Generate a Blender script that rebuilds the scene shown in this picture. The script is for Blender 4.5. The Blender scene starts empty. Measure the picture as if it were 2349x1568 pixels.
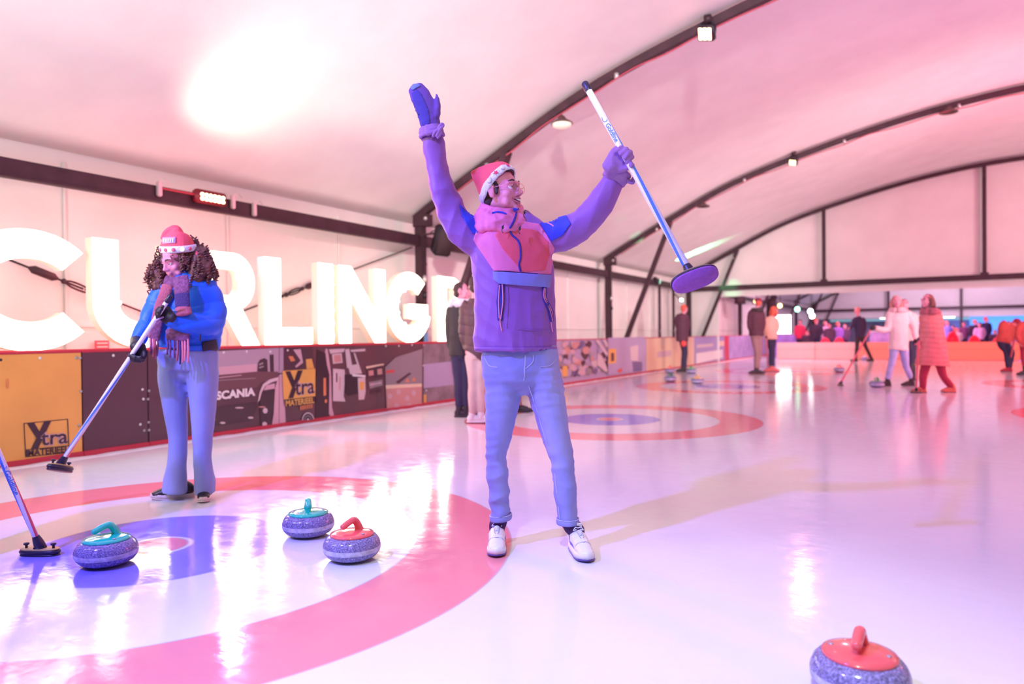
import bpy, bmesh, math, random
import numpy as np
from mathutils import Vector, Matrix, noise
from mathutils.bvhtree import BVHTree
from mathutils.geometry import tessellate_polygon

random.seed(7); rng = np.random.default_rng(7)
SC = bpy.context.scene; COL = SC.collection
PI = math.pi

# ------------------------------------------------------------------ camera
FPX, CAMH, ROLL, PITCH, YAW = 1640.0, 1.07, 0.010, math.radians(0.5395), math.radians(30.230)
cR = np.array([math.cos(YAW), math.sin(YAW), 0.0]); cF = np.array([-math.sin(YAW), math.cos(YAW), 0.0]); cU = np.array([0, 0, 1.0])
CAM = np.array([0, 0, CAMH])
_f = cF * math.cos(PITCH) - cU * math.sin(PITCH); _u = cF * math.sin(PITCH) + cU * math.cos(PITCH)
_rc = cR * math.cos(ROLL) - _u * math.sin(ROLL); _uc = cR * math.sin(ROLL) + _u * math.cos(ROLL)
cd = bpy.data.cameras.new('camera'); cam = bpy.data.objects.new('camera', cd); COL.objects.link(cam)
cam.matrix_world = Matrix(((_rc[0], _uc[0], -_f[0], 0), (_rc[1], _uc[1], -_f[1], 0), (_rc[2], _uc[2], -_f[2], CAMH), (0, 0, 0, 1)))
cd.sensor_width = 36; cd.lens = FPX / 2349 * 36; cd.clip_end = 200
cd.dof.use_dof = True; cd.dof.focus_distance = 3.42; cd.dof.aperture_fstop = 1.6
SC.camera = cam

# ------------------------------------------------------------------ view, world
vs = SC.view_settings; vs.view_transform = 'Standard'; vs.look = 'None'; vs.gamma = 1; vs.use_curve_mapping = False
vs.exposure = 0.10
w = bpy.data.worlds.new('hall_air'); SC.world = w; w.use_nodes = True
bg = w.node_tree.nodes['Background']; bg.inputs[0].default_value = (0.92, 0.85, 0.78, 1); bg.inputs[1].default_value = 0.165
SC.cycles.max_bounces = 5; SC.cycles.diffuse_bounces = 3; SC.cycles.glossy_bounces = 3
SC.cycles.sample_clamp_indirect = 6.0; SC.cycles.adaptive_threshold = 0.06

# ------------------------------------------------------------------ lights (the rig of the hall, plus added fill)
def aim(o, tgt):
    d = Vector(tgt) - Vector(o.location); o.rotation_euler = d.to_track_quat('-Z', 'Y').to_euler()
def lamp(name, kind, loc, tgt, col, watt, **kw):
    l = bpy.data.lights.new(name, kind); o = bpy.data.objects.new(name, l); COL.objects.link(o)
    o.location = loc; l.color = col; l.energy = watt
    if tgt is not None: aim(o, tgt)
    for k, v in kw.items(): setattr(l, k, v)
    return o
# blue flood high behind the camera on its left: throws the man's shadow to the right
lamp('blue_flood', 'SPOT', (-3.3, -1.2, 4.7), (-1.6, 3.4, 0.6), (0.190, 0.160, 1.000), 1768, spot_size=math.radians(96), spot_blend=0.9, shadow_soft_size=0.10)
# white follow spot overhead: the burnt out patch of ice at the front
lamp('white_spot', 'SPOT', (-0.3, -0.8, 5.2), (-0.75, 1.45, 0.0), (0.850, 1.000, 0.800), 855, spot_size=math.radians(46), spot_blend=0.8, shadow_soft_size=0.15)
# warm flood on the eave over the sign, then unseen fill lamps added
lamp('warm_uplight', 'SPOT', (-6.9, 4.9, 2.75), (-5.6, 6.4, 4.2), (1.000, 0.900, 0.650), 130, spot_size=math.radians(120), spot_blend=1.0, shadow_soft_size=0.2)
lamp('roof_fill_near', 'AREA', (-4.6, 0.5, 2.2), (-5.0, 5.5, 4.8), (1.000, 0.959, 0.897), 105, size=1.5)  # unseen area fill added to brighten the near roof
lamp('roof_fill_far', 'AREA', (9.5, 14.0, 2.4), (-1.5, 20.0, 6.0), (1.000, 0.320, 0.750), 175, size=3.0)  # added fill from out of view, tints the far roof
lamp('roof_fill_mid', 'AREA', (6.0, 6.0, 2.4), (-2.5, 13.0, 5.6), (1.000, 0.689, 0.944), 63, size=2.5)  # added fill for the middle of the roof, no fixture there
lamp('hall_fill_one', 'POINT', (3.6, 1.2, 4.0), None, (1.000, 0.950, 0.950), 15, shadow_soft_size=0.5)  # added point fill standing in for bounced light
lamp('hall_fill_two', 'SPOT', (9.5, 11.0, 2.6), (-5.5, 20.5, 3.9), (1.000, 0.900, 0.860), 4350, spot_size=math.radians(42), spot_blend=1.0, shadow_soft_size=0.4)  # added unseen spot, fills the roof towards the gable
lamp('hall_fill_left', 'SPOT', (3.0, -5.0, 5.2), (-5.6, 13.5, 4.4), (1.000, 0.939, 0.878), 10878, spot_size=math.radians(40), spot_blend=1.0, shadow_soft_size=0.4)  # added unseen spot, fills the left roof and wall
# pink and red floods along the arches
lamp('red_flood_arch_one', 'SPOT', (-2.5, 9.6, 4.95), (-1.5, 6.5, 0.0), (1.000, 0.200, 0.250), 18, spot_size=math.radians(130), spot_blend=1.0, shadow_soft_size=0.15)
lamp('red_flood_arch_two', 'SPOT', (-2.6, 18.0, 4.95), (0.5, 14.0, 0.0), (1.000, 0.300, 0.350), 180, spot_size=math.radians(130), spot_blend=1.0, shadow_soft_size=0.15)
lamp('red_flood_right', 'SPOT', (5.2, 15.5, 4.2), (3.0, 19.5, 6.2), (1.000, 0.060, 0.200), 924, spot_size=math.radians(130), spot_blend=1.0, shadow_soft_size=0.2)
lamp('red_flood_ice', 'SPOT', (6.0, 14.0, 5.0), (1.5, 13.5, 0.0), (1.000, 0.050, 0.120), 1650, spot_size=math.radians(120), spot_blend=1.0, shadow_soft_size=0.2)
lamp('red_flood_curb', 'SPOT', (3.5, 27.0, 3.4), (1.5, 30.5, 0.4), (1.000, 0.100, 0.050), 960, spot_size=math.radians(140), spot_blend=1.0, shadow_soft_size=0.2)
lamp('violet_flood', 'SPOT', (4.6, 7.5, 4.0), (3.0, 9.5, 6.3), (0.500, 0.060, 1.000), 300, spot_size=math.radians(120), spot_blend=1.0, shadow_soft_size=0.2)
lamp('red_panel_flood', 'SPOT', (-7.2, 5.6, 2.62), (-5.5, 4.5, 0.0), (1.000, 0.080, 0.160), 494, spot_size=math.radians(140), spot_blend=1.0, shadow_soft_size=0.1)
lamp('green_beam', 'SPOT', (-7.44, 22.75, 2.84), (-6.92, 23.35, 3.56), (0.150, 1.000, 0.450), 1300, spot_size=math.radians(30), spot_blend=0.7, shadow_soft_size=0.03)
lamp('green_beam_back', 'SPOT', (-7.2, 22.4, 2.9), (-6.72, 17.9, 3.75), (0.150, 1.000, 0.450), 420, spot_size=math.radians(6), spot_blend=0.8, shadow_soft_size=0.03)
lamp('green_side', 'SPOT', (-6.9, 23.0, 2.9), (-6.15, 25.9, 2.68), (0.050, 1.000, 0.350), 220, spot_size=math.radians(15), spot_blend=0.8, shadow_soft_size=0.03)
lamp('gable_fill', 'AREA', (8.5, 16.5, 2.4), (-1.8, 26.0, 4.2), (1.000, 0.780, 0.640), 286, size=2.0)  # fill added out of view to lift the gable wall
lamp('second_hall_fill', 'AREA', (-1.0, 35.0, 4.7), (-2.5, 47.0, 2.6), (1.000, 0.500, 0.800), 540, size=3.0)  # fill added to brighten the further hall
lamp('second_hall_back_fill', 'AREA', (2.0, 50.0, 4.4), (2.0, 58.0, 3.2), (1.000, 0.667, 0.944), 364, size=3.0)  # fill added to light the end wall of the further hall
lamp('second_hall_side', 'POINT', (-4.5, 29.5, 3.6), None, (1.000, 0.520, 0.660), 456, shadow_soft_size=0.4)
lamp('second_hall_green', 'SPOT', (-7.2, 37.5, 2.9), (-4.6, 40.5, 4.6), (0.100, 1.000, 0.500), 900, spot_size=math.radians(20), spot_blend=0.5, shadow_soft_size=0.05)
lamp('blue_bar_light', 'POINT', (8.0, 61.0, 2.2), None, (0.100, 0.350, 1.000), 900, shadow_soft_size=0.4)

# ------------------------------------------------------------------ picking points in space
def _ray(px, py):
    x = px - 1174.5; y = py - 784.0
    c, s = math.cos(ROLL), math.sin(ROLL)
    x, y = x * c - y * s, x * s + y * c
    cp, sp = math.cos(PITCH), math.sin(PITCH)
    return x * cR + (-y * cp - FPX * sp) * cU + (-y * sp + FPX * cp) * cF
def onX(px, py, X): r = _ray(px, py); return CAM + r * (X / r[0])
def onY(px, py, Y): r = _ray(px, py); return CAM + r * (Y / r[1])
def onZ(px, py, Z=0.0): r = _ray(px, py); return CAM + r * ((Z - CAMH) / r[2])
def at(px, py, d): return CAM + _ray(px, py) * (d / FPX)
V3 = lambda *a: np.array(a, float)
def nz(v): v = np.array(v, float); return v / (np.linalg.norm(v) + 1e-12)

# ------------------------------------------------------------------ materials
MATS = {}
def mat(name, col, rough=0.6, metal=0.0, spec=0.5, noise_amt=0.0, noise_scale=20.0, bump=0.0, bump_scale=60.0, coat=0.0, emit=None, estr=0.0, alpha=None, sheen=0.0):
    if name in MATS: return MATS[name]
    m = bpy.data.materials.new(name); m.use_nodes = True; nt = m.node_tree; b = nt.nodes['Principled BSDF']
    b.inputs['Base Color'].default_value = (*col, 1); b.inputs['Roughness'].default_value = rough; b.inputs['Metallic'].default_value = metal
    b.inputs['Specular IOR Level'].default_value = spec
    if coat: b.inputs['Coat Weight'].default_value = coat; b.inputs['Coat Roughness'].default_value = 0.05
    if sheen: b.inputs['Sheen Weight'].default_value = sheen
    if emit: b.inputs['Emission Color'].default_value = (*emit, 1); b.inputs['Emission Strength'].default_value = estr
    if noise_amt or bump:
        tc = nt.nodes.new('ShaderNodeTexCoord')
        if noise_amt:
            n = nt.nodes.new('ShaderNodeTexNoise'); n.inputs['Scale'].default_value = noise_scale; n.inputs['Detail'].default_value = 4
            nt.links.new(tc.outputs['Object'], n.inputs['Vector'])
            r = nt.nodes.new('ShaderNodeValToRGB')
            lo = [max(0, c * (1 - noise_amt)) for c in col]; hi = [min(1, c * (1 + noise_amt)) for c in col]
            r.color_ramp.elements[0].position = 0.35; r.color_ramp.elements[1].position = 0.65
            r.color_ramp.elements[0].color = (*lo, 1); r.color_ramp.elements[1].color = (*hi, 1)
            nt.links.new(n.outputs['Fac'], r.inputs['Fac']); nt.links.new(r.outputs['Color'], b.inputs['Base Color'])
        if bump:
            n2 = nt.nodes.new('ShaderNodeTexNoise'); n2.inputs['Scale'].default_value = bump_scale; n2.inputs['Detail'].default_value = 3
            nt.links.new(tc.outputs['Object'], n2.inputs['Vector'])
            bp = nt.nodes.new('ShaderNodeBump'); bp.inputs['Strength'].default_value = bump; bp.inputs['Distance'].default_value = 0.01
            nt.links.new(n2.outputs['Fac'], bp.inputs['Height']); nt.links.new(bp.outputs['Normal'], b.inputs['Normal'])
    MATS[name] = m; return m

def ice_material(houses):
    m = bpy.data.materials.new('ice'); m.use_nodes = True; nt = m.node_tree; N = nt.nodes; L = nt.links
    b = N['Principled BSDF']; g = N.new('ShaderNodeNewGeometry'); sep = N.new('ShaderNodeSeparateXYZ'); L.new(g.outputs['Position'], sep.inputs[0])
    flat = N.new('ShaderNodeCombineXYZ'); L.new(sep.outputs[0], flat.inputs[0]); L.new(sep.outputs[1], flat.inputs[1])
    nz_ = N.new('ShaderNodeTexNoise'); nz_.inputs['Scale'].default_value = 1.1; nz_.inputs['Detail'].default_value = 5
    L.new(g.outputs['Position'], nz_.inputs['Vector'])
    base = N.new('ShaderNodeMix'); base.data_type = 'RGBA'
    base.inputs[6].default_value = (0.68, 0.70, 0.79, 1); base.inputs[7].default_value = (0.80, 0.81, 0.87, 1)
    L.new(nz_.outputs['Fac'], base.inputs[0]); cur = base.outputs[2]
    for (hx, hy) in houses:
        d = N.new('ShaderNodeVectorMath'); d.operation = 'DISTANCE'; L.new(flat.outputs[0], d.inputs[0]); d.inputs[1].default_value = (hx, hy, 0)
        rp = N.new('ShaderNodeValToRGB'); rp.color_ramp.interpolation = 'LINEAR'
        mr = N.new('ShaderNodeMath'); mr.operation = 'DIVIDE'; L.new(d.outputs['Value'], mr.inputs[0]); mr.inputs[1].default_value = 2.0
        L.new(mr.outputs[0], rp.inputs[0])
        e = rp.color_ramp.elements; e[0].position = 0.0; e[1].position = 1.0
        red = (0.84, 0.13, 0.17, 1); wht = (0, 0, 0, 0); blu = (0.14, 0.10, 0.74, 1)
        stops = [(0.0, red), (0.068, red), (0.075, wht), (0.080, wht), (0.088, blu), (0.305, blu), (0.315, wht), (0.662, wht), (0.668, red), (0.912, red), (0.918, wht), (1.0, wht)]
        e[0].color = stops[0][1]; e[1].color = stops[-1][1]
        for p, c in stops[1:-1]:
            q = e.new(p); q.color = c
        mx = N.new('ShaderNodeMix'); mx.data_type = 'RGBA'; L.new(cur, mx.inputs[6]); L.new(rp.outputs['Color'], mx.inputs[7])
        sc = N.new('ShaderNodeMath'); sc.operation = 'MULTIPLY'; L.new(rp.outputs['Alpha'], sc.inputs[0]); sc.inputs[1].default_value = 0.78
        L.new(sc.outputs[0], mx.inputs[0]); cur = mx.outputs[2]
    L.new(cur, b.inputs['Base Color'])
    b.inputs['IOR'].default_value = 1.33; b.inputs['Specular IOR Level'].default_value = 0.5
    # wear: long scratches and pebble
    mp = N.new('ShaderNodeMapping'); mp.inputs['Rotation'].default_value = (0, 0, 0.5); mp.inputs['Scale'].default_value = (2.0, 5, 1)
    L.new(g.outputs['Position'], mp.inputs[0])
    s1 = N.new('ShaderNodeTexNoise'); s1.inputs['Scale'].default_value = 2.2; s1.inputs['Detail'].default_value = 8; L.new(mp.outputs[0], s1.inputs['Vector'])
    s2 = N.new('ShaderNodeTexNoise'); s2.inputs['Scale'].default_value = 9; s2.inputs['Detail'].default_value = 6; L.new(g.outputs['Position'], s2.inputs['Vector'])
    ad = N.new('ShaderNodeMath'); ad.operation = 'ADD'; L.new(s1.outputs['Fac'], ad.inputs[0]); L.new(s2.outputs['Fac'], ad.inputs[1])
    bp = N.new('ShaderNodeBump'); bp.inputs['Strength'].default_value = 0.085; bp.inputs['Distance'].default_value = 0.012
    L.new(ad.outputs[0], bp.inputs['Height']); L.new(bp.outputs['Normal'], b.inputs['Normal'])
    rr = N.new('ShaderNodeMapRange'); rr.inputs['From Min'].default_value = 0.3; rr.inputs['From Max'].default_value = 0.7
    rr.inputs['To Min'].default_value = 0.06; rr.inputs['To Max'].default_value = 0.16
    L.new(s2.outputs['Fac'], rr.inputs[0]); L.new(rr.outputs[0], b.inputs['Roughness'])
    return m

def granite(name, col):
    m = bpy.data.materials.new(name); m.use_nodes = True; nt = m.node_tree; N = nt.nodes; L = nt.links; b = N['Principled BSDF']
    tc = N.new('ShaderNodeTexCoord'); n = N.new('ShaderNodeTexVoronoi'); n.inputs['Scale'].default_value = 330
    L.new(tc.outputs['Object'], n.inputs['Vector']); n2 = N.new('ShaderNodeTexNoise'); n2.inputs['Scale'].default_value = 150; n2.inputs['Detail'].default_value = 4
    L.new(tc.outputs['Object'], n2.inputs['Vector'])
    r = N.new('ShaderNodeValToRGB'); e = r.color_ramp.elements; e[0].position = 0.3; e[0].color = (*[c * 0.45 for c in col], 1); e[1].position = 0.72; e[1].color = (*[min(1, c * 2.1) for c in col], 1)
    mid = e.new(0.52); mid.color = (*col, 1)
    L.new(n2.outputs['Fac'], r.inputs[0]); mx = N.new('ShaderNodeMix'); mx.data_type = 'RGBA'; mx.inputs[7].default_value = (0.85, 0.85, 0.95, 1)
    L.new(r.outputs[0], mx.inputs[6]); sp = N.new('ShaderNodeMath'); sp.operation = 'LESS_THAN'; sp.inputs[1].default_value = 0.13
    L.new(n.outputs['Distance'], sp.inputs[0]); ml = N.new('ShaderNodeMath'); ml.operation = 'MULTIPLY'; ml.inputs[1].default_value = 0.45
    L.new(sp.outputs[0], ml.inputs[0]); L.new(ml.outputs[0], mx.inputs[0]); L.new(mx.outputs[2], b.inputs['Base Color'])
    b.inputs['Roughness'].default_value = 0.16; return m

def shaft_material(name, twist=3.2, c1=(0.10, 0.25, 0.85), c2=(0.85, 0.10, 0.16)):
    m = bpy.data.materials.new(name); m.use_nodes = True; nt = m.node_tree; N = nt.nodes; L = nt.links; b = N['Principled BSDF']
    tc = N.new('ShaderNodeTexCoord'); sp = N.new('ShaderNodeSeparateXYZ'); L.new(tc.outputs['Object'], sp.inputs[0])
    an = N.new('ShaderNodeMath'); an.operation = 'ARCTAN2'; L.new(sp.outputs[0], an.inputs[0]); L.new(sp.outputs[1], an.inputs[1])
    tw = N.new('ShaderNodeMath'); tw.operation = 'MULTIPLY'; tw.inputs[1].default_value = twist; L.new(sp.outputs[2], tw.inputs[0])
    ad = N.new('ShaderNodeMath'); ad.operation = 'ADD'; L.new(an.outputs[0], ad.inputs[0]); L.new(tw.outputs[0], ad.inputs[1])
    dv = N.new('ShaderNodeMath'); dv.operation = 'DIVIDE'; dv.inputs[1].default_value = 2 * PI; L.new(ad.outputs[0], dv.inputs[0])
    fr = N.new('ShaderNodeMath'); fr.operation = 'FRACT'; L.new(dv.outputs[0], fr.inputs[0])
    r = N.new('ShaderNodeValToRGB'); r.color_ramp.interpolation = 'CONSTANT'; e = r.color_ramp.elements
    e[0].position = 0; e[0].color = (*c1, 1); e[1].position = 0.14; e[1].color = (0.86, 0.84, 0.92, 1)
    for p, c in ((0.66, c2), (0.80, (0.86, 0.84, 0.92))):
        q = e.new(p); q.color = (*c, 1)
    L.new(fr.outputs[0], r.inputs[0]); L.new(r.outputs[0], b.inputs['Base Color']); b.inputs['Roughness'].default_value = 0.25
    return m

# ------------------------------------------------------------------ object helpers
ORG = {}          # world origin of each object's mesh frame
def tag(o, label=None, cat=None, group=None, kind=None):
    if label: o['label'] = label
    if cat: o['category'] = cat
    if group: o['group'] = group
    if kind: o['kind'] = kind
    return o
def root(name, loc, label, cat, group=None):
    o = bpy.data.objects.new(name, None); COL.objects.link(o); o.location = tuple(float(v) for v in loc); o.empty_display_size = 0.1
    ORG[o.name] = np.array(loc, float); return tag(o, label, cat, group)
def mk(name, V, Fc, mats, parent=None, mi=None, smooth=True, org=None, label=None, kind=None):
    V = np.asarray(V, float)
    o0 = ORG[parent.name] if parent is not None else (np.array(org, float) if org is not None else np.zeros(3))
    me = bpy.data.meshes.new(name); me.from_pydata((V - o0).tolist(), [], [tuple(int(i) for i in f) for f in Fc])
    if not isinstance(mats, (list, tuple)): mats = [mats]
    for m in mats: me.materials.append(m)
    if mi is not None: me.polygons.foreach_set('material_index', np.asarray(mi, np.int32))
    me.polygons.foreach_set('use_smooth', np.full(len(me.polygons), bool(smooth)))
    me.update(); o = bpy.data.objects.new(name, me); COL.objects.link(o)
    if parent is not None: o.parent = parent
    else: o.location = tuple(o0)
    ORG[o.name] = o0
    if label: o['label'] = label
    if kind: o['kind'] = kind
    return o
class MB:
    """collects shapes"""
    def __init__(s): s.V = []; s.F = []; s.M = []; s.n = 0
    def add(s, V, F, m=0):
        V = np.asarray(V, float).reshape(-1, 3); s.V.append(V); s.F += [tuple(int(i) + s.n for i in f) for f in F]; s.M += [m] * len(F); s.n += len(V); return s
    def box(s, c, sx, sy, sz, ax=None, m=0, bev=0.0):
        X, Y, Z = ax if ax is not None else (V3(1, 0, 0), V3(0, 1, 0), V3(0, 0, 1))
        c = np.array(c, float); hx, hy, hz = sx / 2, sy / 2, sz / 2
        if bev <= 0:
            P = [c + X * a * hx + Y * b * hy + Z * d * hz for a in (-1, 1) for b in (-1, 1) for d in (-1, 1)]
            return s.add(P, [(0, 1, 3, 2), (4, 6, 7, 5), (0, 4, 5, 1), (2, 3, 7, 6), (0, 2, 6, 4), (1, 5, 7, 3)], m)
        bm = bmesh.new(); bmesh.ops.create_cube(bm, size=1.0)
        for v in bm.verts: v.co = Vector((v.co.x * sx, v.co.y * sy, v.co.z * sz))
        bmesh.ops.bevel(bm, geom=bm.edges[:], offset=min(bev, 0.45 * min(sx, sy, sz)), segments=2, affect='EDGES')
        bm.verts.index_update(); P = [c + X * v.co.x + Y * v.co.y + Z * v.co.z for v in bm.verts]
        F = [[v.index for v in f.verts] for f in bm.faces]; bm.free(); return s.add(P, F, m)
    def beam(s, p0, p1, w, h, up=(0, 0, 1), m=0, bev=0.0):
        p0 = np.array(p0, float); p1 = np.array(p1, float); T = nz(p1 - p0); S = np.cross(T, up)
        if np.linalg.norm(S) < 1e-4: S = np.cross(T, (1, 0, 0))
        S = nz(S); Up = np.cross(S, T)
        return s.box((p0 + p1) / 2, w, np.linalg.norm(p1 - p0), h, (S, T, Up), m, bev)
    def tube(s, pts, rad, n=12, ref=None, cap=True, res=4, m=0, flat=False):
        V, F = tube(pts, rad, n, ref, cap, res, flat); return s.add(V, F, m)
    def lathe(s, prof, c=(0, 0, 0), ax=None, n=32, m=0, mf=None):
        X, Y, Z = ax if ax is not None else (V3(1, 0, 0), V3(0, 1, 0), V3(0, 0, 1)); c = np.array(c, float); V = []; F = []; a = np.arange(n) * 2 * PI / n
        for r, z in prof:
            for t in a: V.append(c + X * r * math.cos(t) + Y * r * math.sin(t) + Z * z)
        for i in range(len(prof) - 1):
            for j in range(n): F.append((i * n + j, i * n + (j + 1) % n, (i + 1) * n + (j + 1) % n, (i + 1) * n + j))
        if prof[0][0] > 1e-5: F.append(tuple(range(n))[::-1])
        if prof[-1][0] > 1e-5: F.append(tuple((len(prof) - 1) * n + j for j in range(n)))
        k = len(s.F); s.add(V, F, m)
        if mf:
            for i in range(len(prof) - 1):
                for j in range(n): s.M[k + i * n + j] = mf(i)
        return s
    def ell(s, c, r, ax=None, n=16, m=0):
        X, Y, Z = ax if ax is not None else (V3(1, 0, 0), V3(0, 1, 0), V3(0, 0, 1)); c = np.array(c, float)
        if np.isscalar(r): r = (r, r, r)
        k = max(6, n // 2); V = []; F = []
        for i in range(k + 1):
            ph = PI * i / k
            for j in range(n):
                t = 2 * PI * j / n; V.append(c + X * r[0] * math.sin(ph) * math.cos(t) + Y * r[1] * math.sin(ph) * math.sin(t) + Z * r[2] * math.cos(ph))
        for i in range(k):
            for j in range(n): F.append((i * n + j, (i + 1) * n + j, (i + 1) * n + (j + 1) % n, i * n + (j + 1) % n))
        return s.add(V, F, m)
    def build(s, name, mats, parent=None, smooth=True, org=None, label=None, kind=None):
        return mk(name, np.concatenate(s.V), s.F, mats, parent, s.M, smooth, org, label, kind)
def cat_spline(P, res):
    P = np.asarray(P, float); n = len(P)
    if n < 3 or res <= 1:
        if res <= 1: return P
        return np.array([P[0] + (P[-1] - P[0]) * t for t in np.linspace(0, 1, res + 1)])
    out = []
    for i in range(n - 1):
        a = P[max(i - 1, 0)]; b = P[i]; c = P[i + 1]; d = P[min(i + 2, n - 1)]
        for k in range(res):
            t = k / res; out.append(0.5 * ((2 * b) + (-a + c) * t + (2 * a - 5 * b + 4 * c - d) * t * t + (-a + 3 * b - 3 * c + d) * t ** 3))
    out.append(P[-1]); return np.array(out)
def tube(pts, rad, n=12, ref=None, cap=True, res=4, flat=False):
    """a swept tube with elliptic sections; ref is the direction radius a is measured along"""
    P = np.asarray(pts, float)
    if np.isscalar(rad): rad = [rad] * len(P)
    Rr = np.array([(r, r) if np.isscalar(r) else r for r in rad], float)
    Q = cat_spline(np.hstack([P, Rr]), res); P = Q[:, :3]; Rr = np.maximum(Q[:, 3:5], 1e-4)
    k = len(P); T = np.zeros_like(P); T[1:-1] = P[2:] - P[:-2]; T[0] = P[1] - P[0]; T[-1] = P[-1] - P[-2]
    T /= (np.linalg.norm(T, axis=1)[:, None] + 1e-12)
    if ref is None: ref = V3(1, 0, 0) if abs(T[0][0]) < 0.8 else V3(0, 0, 1)
    A = np.array(ref, float); rings = []; a = np.arange(n) * 2 * PI / n; fr = []
    for i in range(k):
        S = A - T[i] * (A @ T[i])
        if np.linalg.norm(S) < 1e-3: S = fr[-1][0] if fr else np.cross(T[i], V3(0, 0, 1))
        S = nz(S); B = np.cross(T[i], S); fr.append((S, B))
        if flat is False and np.array_equal(ref, A) and not isinstance(ref, tuple): A = A
        rings.append(P[i] + np.outer(np.cos(a) * Rr[i][0], S) + np.outer(np.sin(a) * Rr[i][1], B))
    if cap and not flat:
        r0 = min(Rr[0]); r1 = min(Rr[-1]); pre = []; post = []
        for q in (1.25, 0.85, 0.42):
            c_, s_ = math.cos(q), math.sin(q)
            pre.append(P[0] - T[0] * r0 * 0.8 * s_ + np.outer(np.cos(a) * Rr[0][0] * c_, fr[0][0]) + np.outer(np.sin(a) * Rr[0][1] * c_, fr[0][1]))
            post.insert(0, P[-1] + T[-1] * r1 * 0.8 * s_ + np.outer(np.cos(a) * Rr[-1][0] * c_, fr[-1][0]) + np.outer(np.sin(a) * Rr[-1][1] * c_, fr[-1][1]))
        rings = pre + rings + post
    V = np.concatenate(rings); m = len(rings)
    F = [(i * n + j, i * n + (j + 1) % n, (i + 1) * n + (j + 1) % n, (i + 1) * n + j) for i in range(m - 1) for j in range(n)]
    if cap: F.append(tuple(range(n))[::-1]); F.append(tuple((m - 1) * n + j for j in range(n)))
    return V, F
def remesh(mb, voxel, smooth=4):
    """fuse closed shapes into one continuous skin; returns V, F, N"""
    me = bpy.data.meshes.new('tmp'); me.from_pydata(np.concatenate(mb.V).tolist(), [], mb.F); me.update()
    o = bpy.data.objects.new('tmp', me); COL.objects.link(o)
    r = o.modifiers.new('r', 'REMESH'); r.mode = 'VOXEL'; r.voxel_size = voxel; r.adaptivity = 0
    if smooth: s = o.modifiers.new('s', 'SMOOTH'); s.factor = 0.5; s.iterations = smooth
    dg = bpy.context.evaluated_depsgraph_get(); ev = o.evaluated_get(dg); m2 = ev.to_mesh()
    nv = len(m2.vertices); V = np.empty(nv * 3); m2.vertices.foreach_get('co', V); V = V.reshape(-1, 3)
    Nn = np.array([v.normal[:] for v in m2.vertices]) if nv < 1 else None
    Nn = np.empty(nv * 3); m2.vertex_normals.foreach_get('vector', Nn); Nn = Nn.reshape(-1, 3)
    F = [tuple(p.vertices) for p in m2.polygons]
    ev.to_mesh_clear(); bpy.data.objects.remove(o); bpy.data.meshes.remove(me); return V, F, Nn
def folds(V, N, amp, scale, seed=0, stretch=(1, 1, 1), soft=0.5):
    """cloth creases: sum of bent ridges pushed along the normal"""
    r = np.random.default_rng(seed); X = V * np.array(stretch); h = np.zeros(len(V))
    for i in range(5):
        k = nz(r.normal(size=3)) * scale * (0.7 + 0.9 * i / 2); k2 = nz(r.normal(size=3)) * scale * 0.6; k3 = nz(r.normal(size=3)) * scale * 0.45
        ph = X @ k + 1.8 * np.sin(X @ k2 + r.uniform(0, 6)) + r.uniform(0, 6); msk = 0.5 + 0.5 * np.sin(X @ k3 + r.uniform(0, 6))
        h += (1 - np.abs(np.sin(ph)) * 2 * (1 - soft) - soft) * msk / (1 + 0.5 * i)
    return V + N * (h * amp)[:, None]
def skin(name, mb, voxel, mats, parent=None, sm=4, amp=0, scale=12, seed=0, stretch=(1, 1, 1), cut=None, org=None, label=None, mif=None):
    V, F, N = remesh(mb, voxel, sm)
    if amp: V = folds(V, N, amp, scale, seed, stretch)
    mi = mif(V, F) if mif else None
    return mk(name, V, F, mats, parent, mi, True, org, label)
def bvh_of(o):
    M = ORG[o.name]; me = o.data; return BVHTree.FromPolygons([Vector(v.co) + Vector(M) for v in me.vertices], [tuple(p.vertices) for p in me.polygons])
def inpoly(x, y, P):
    r = False; j = len(P) - 1
    for i in range(len(P)):
        if (P[i][1] > y) != (P[j][1] > y) and x < (P[j][0] - P[i][0]) * (y - P[i][1]) / (P[j][1] - P[i][1] + 1e-9) + P[i][0]: r = not r
        j = i
    return r
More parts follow.
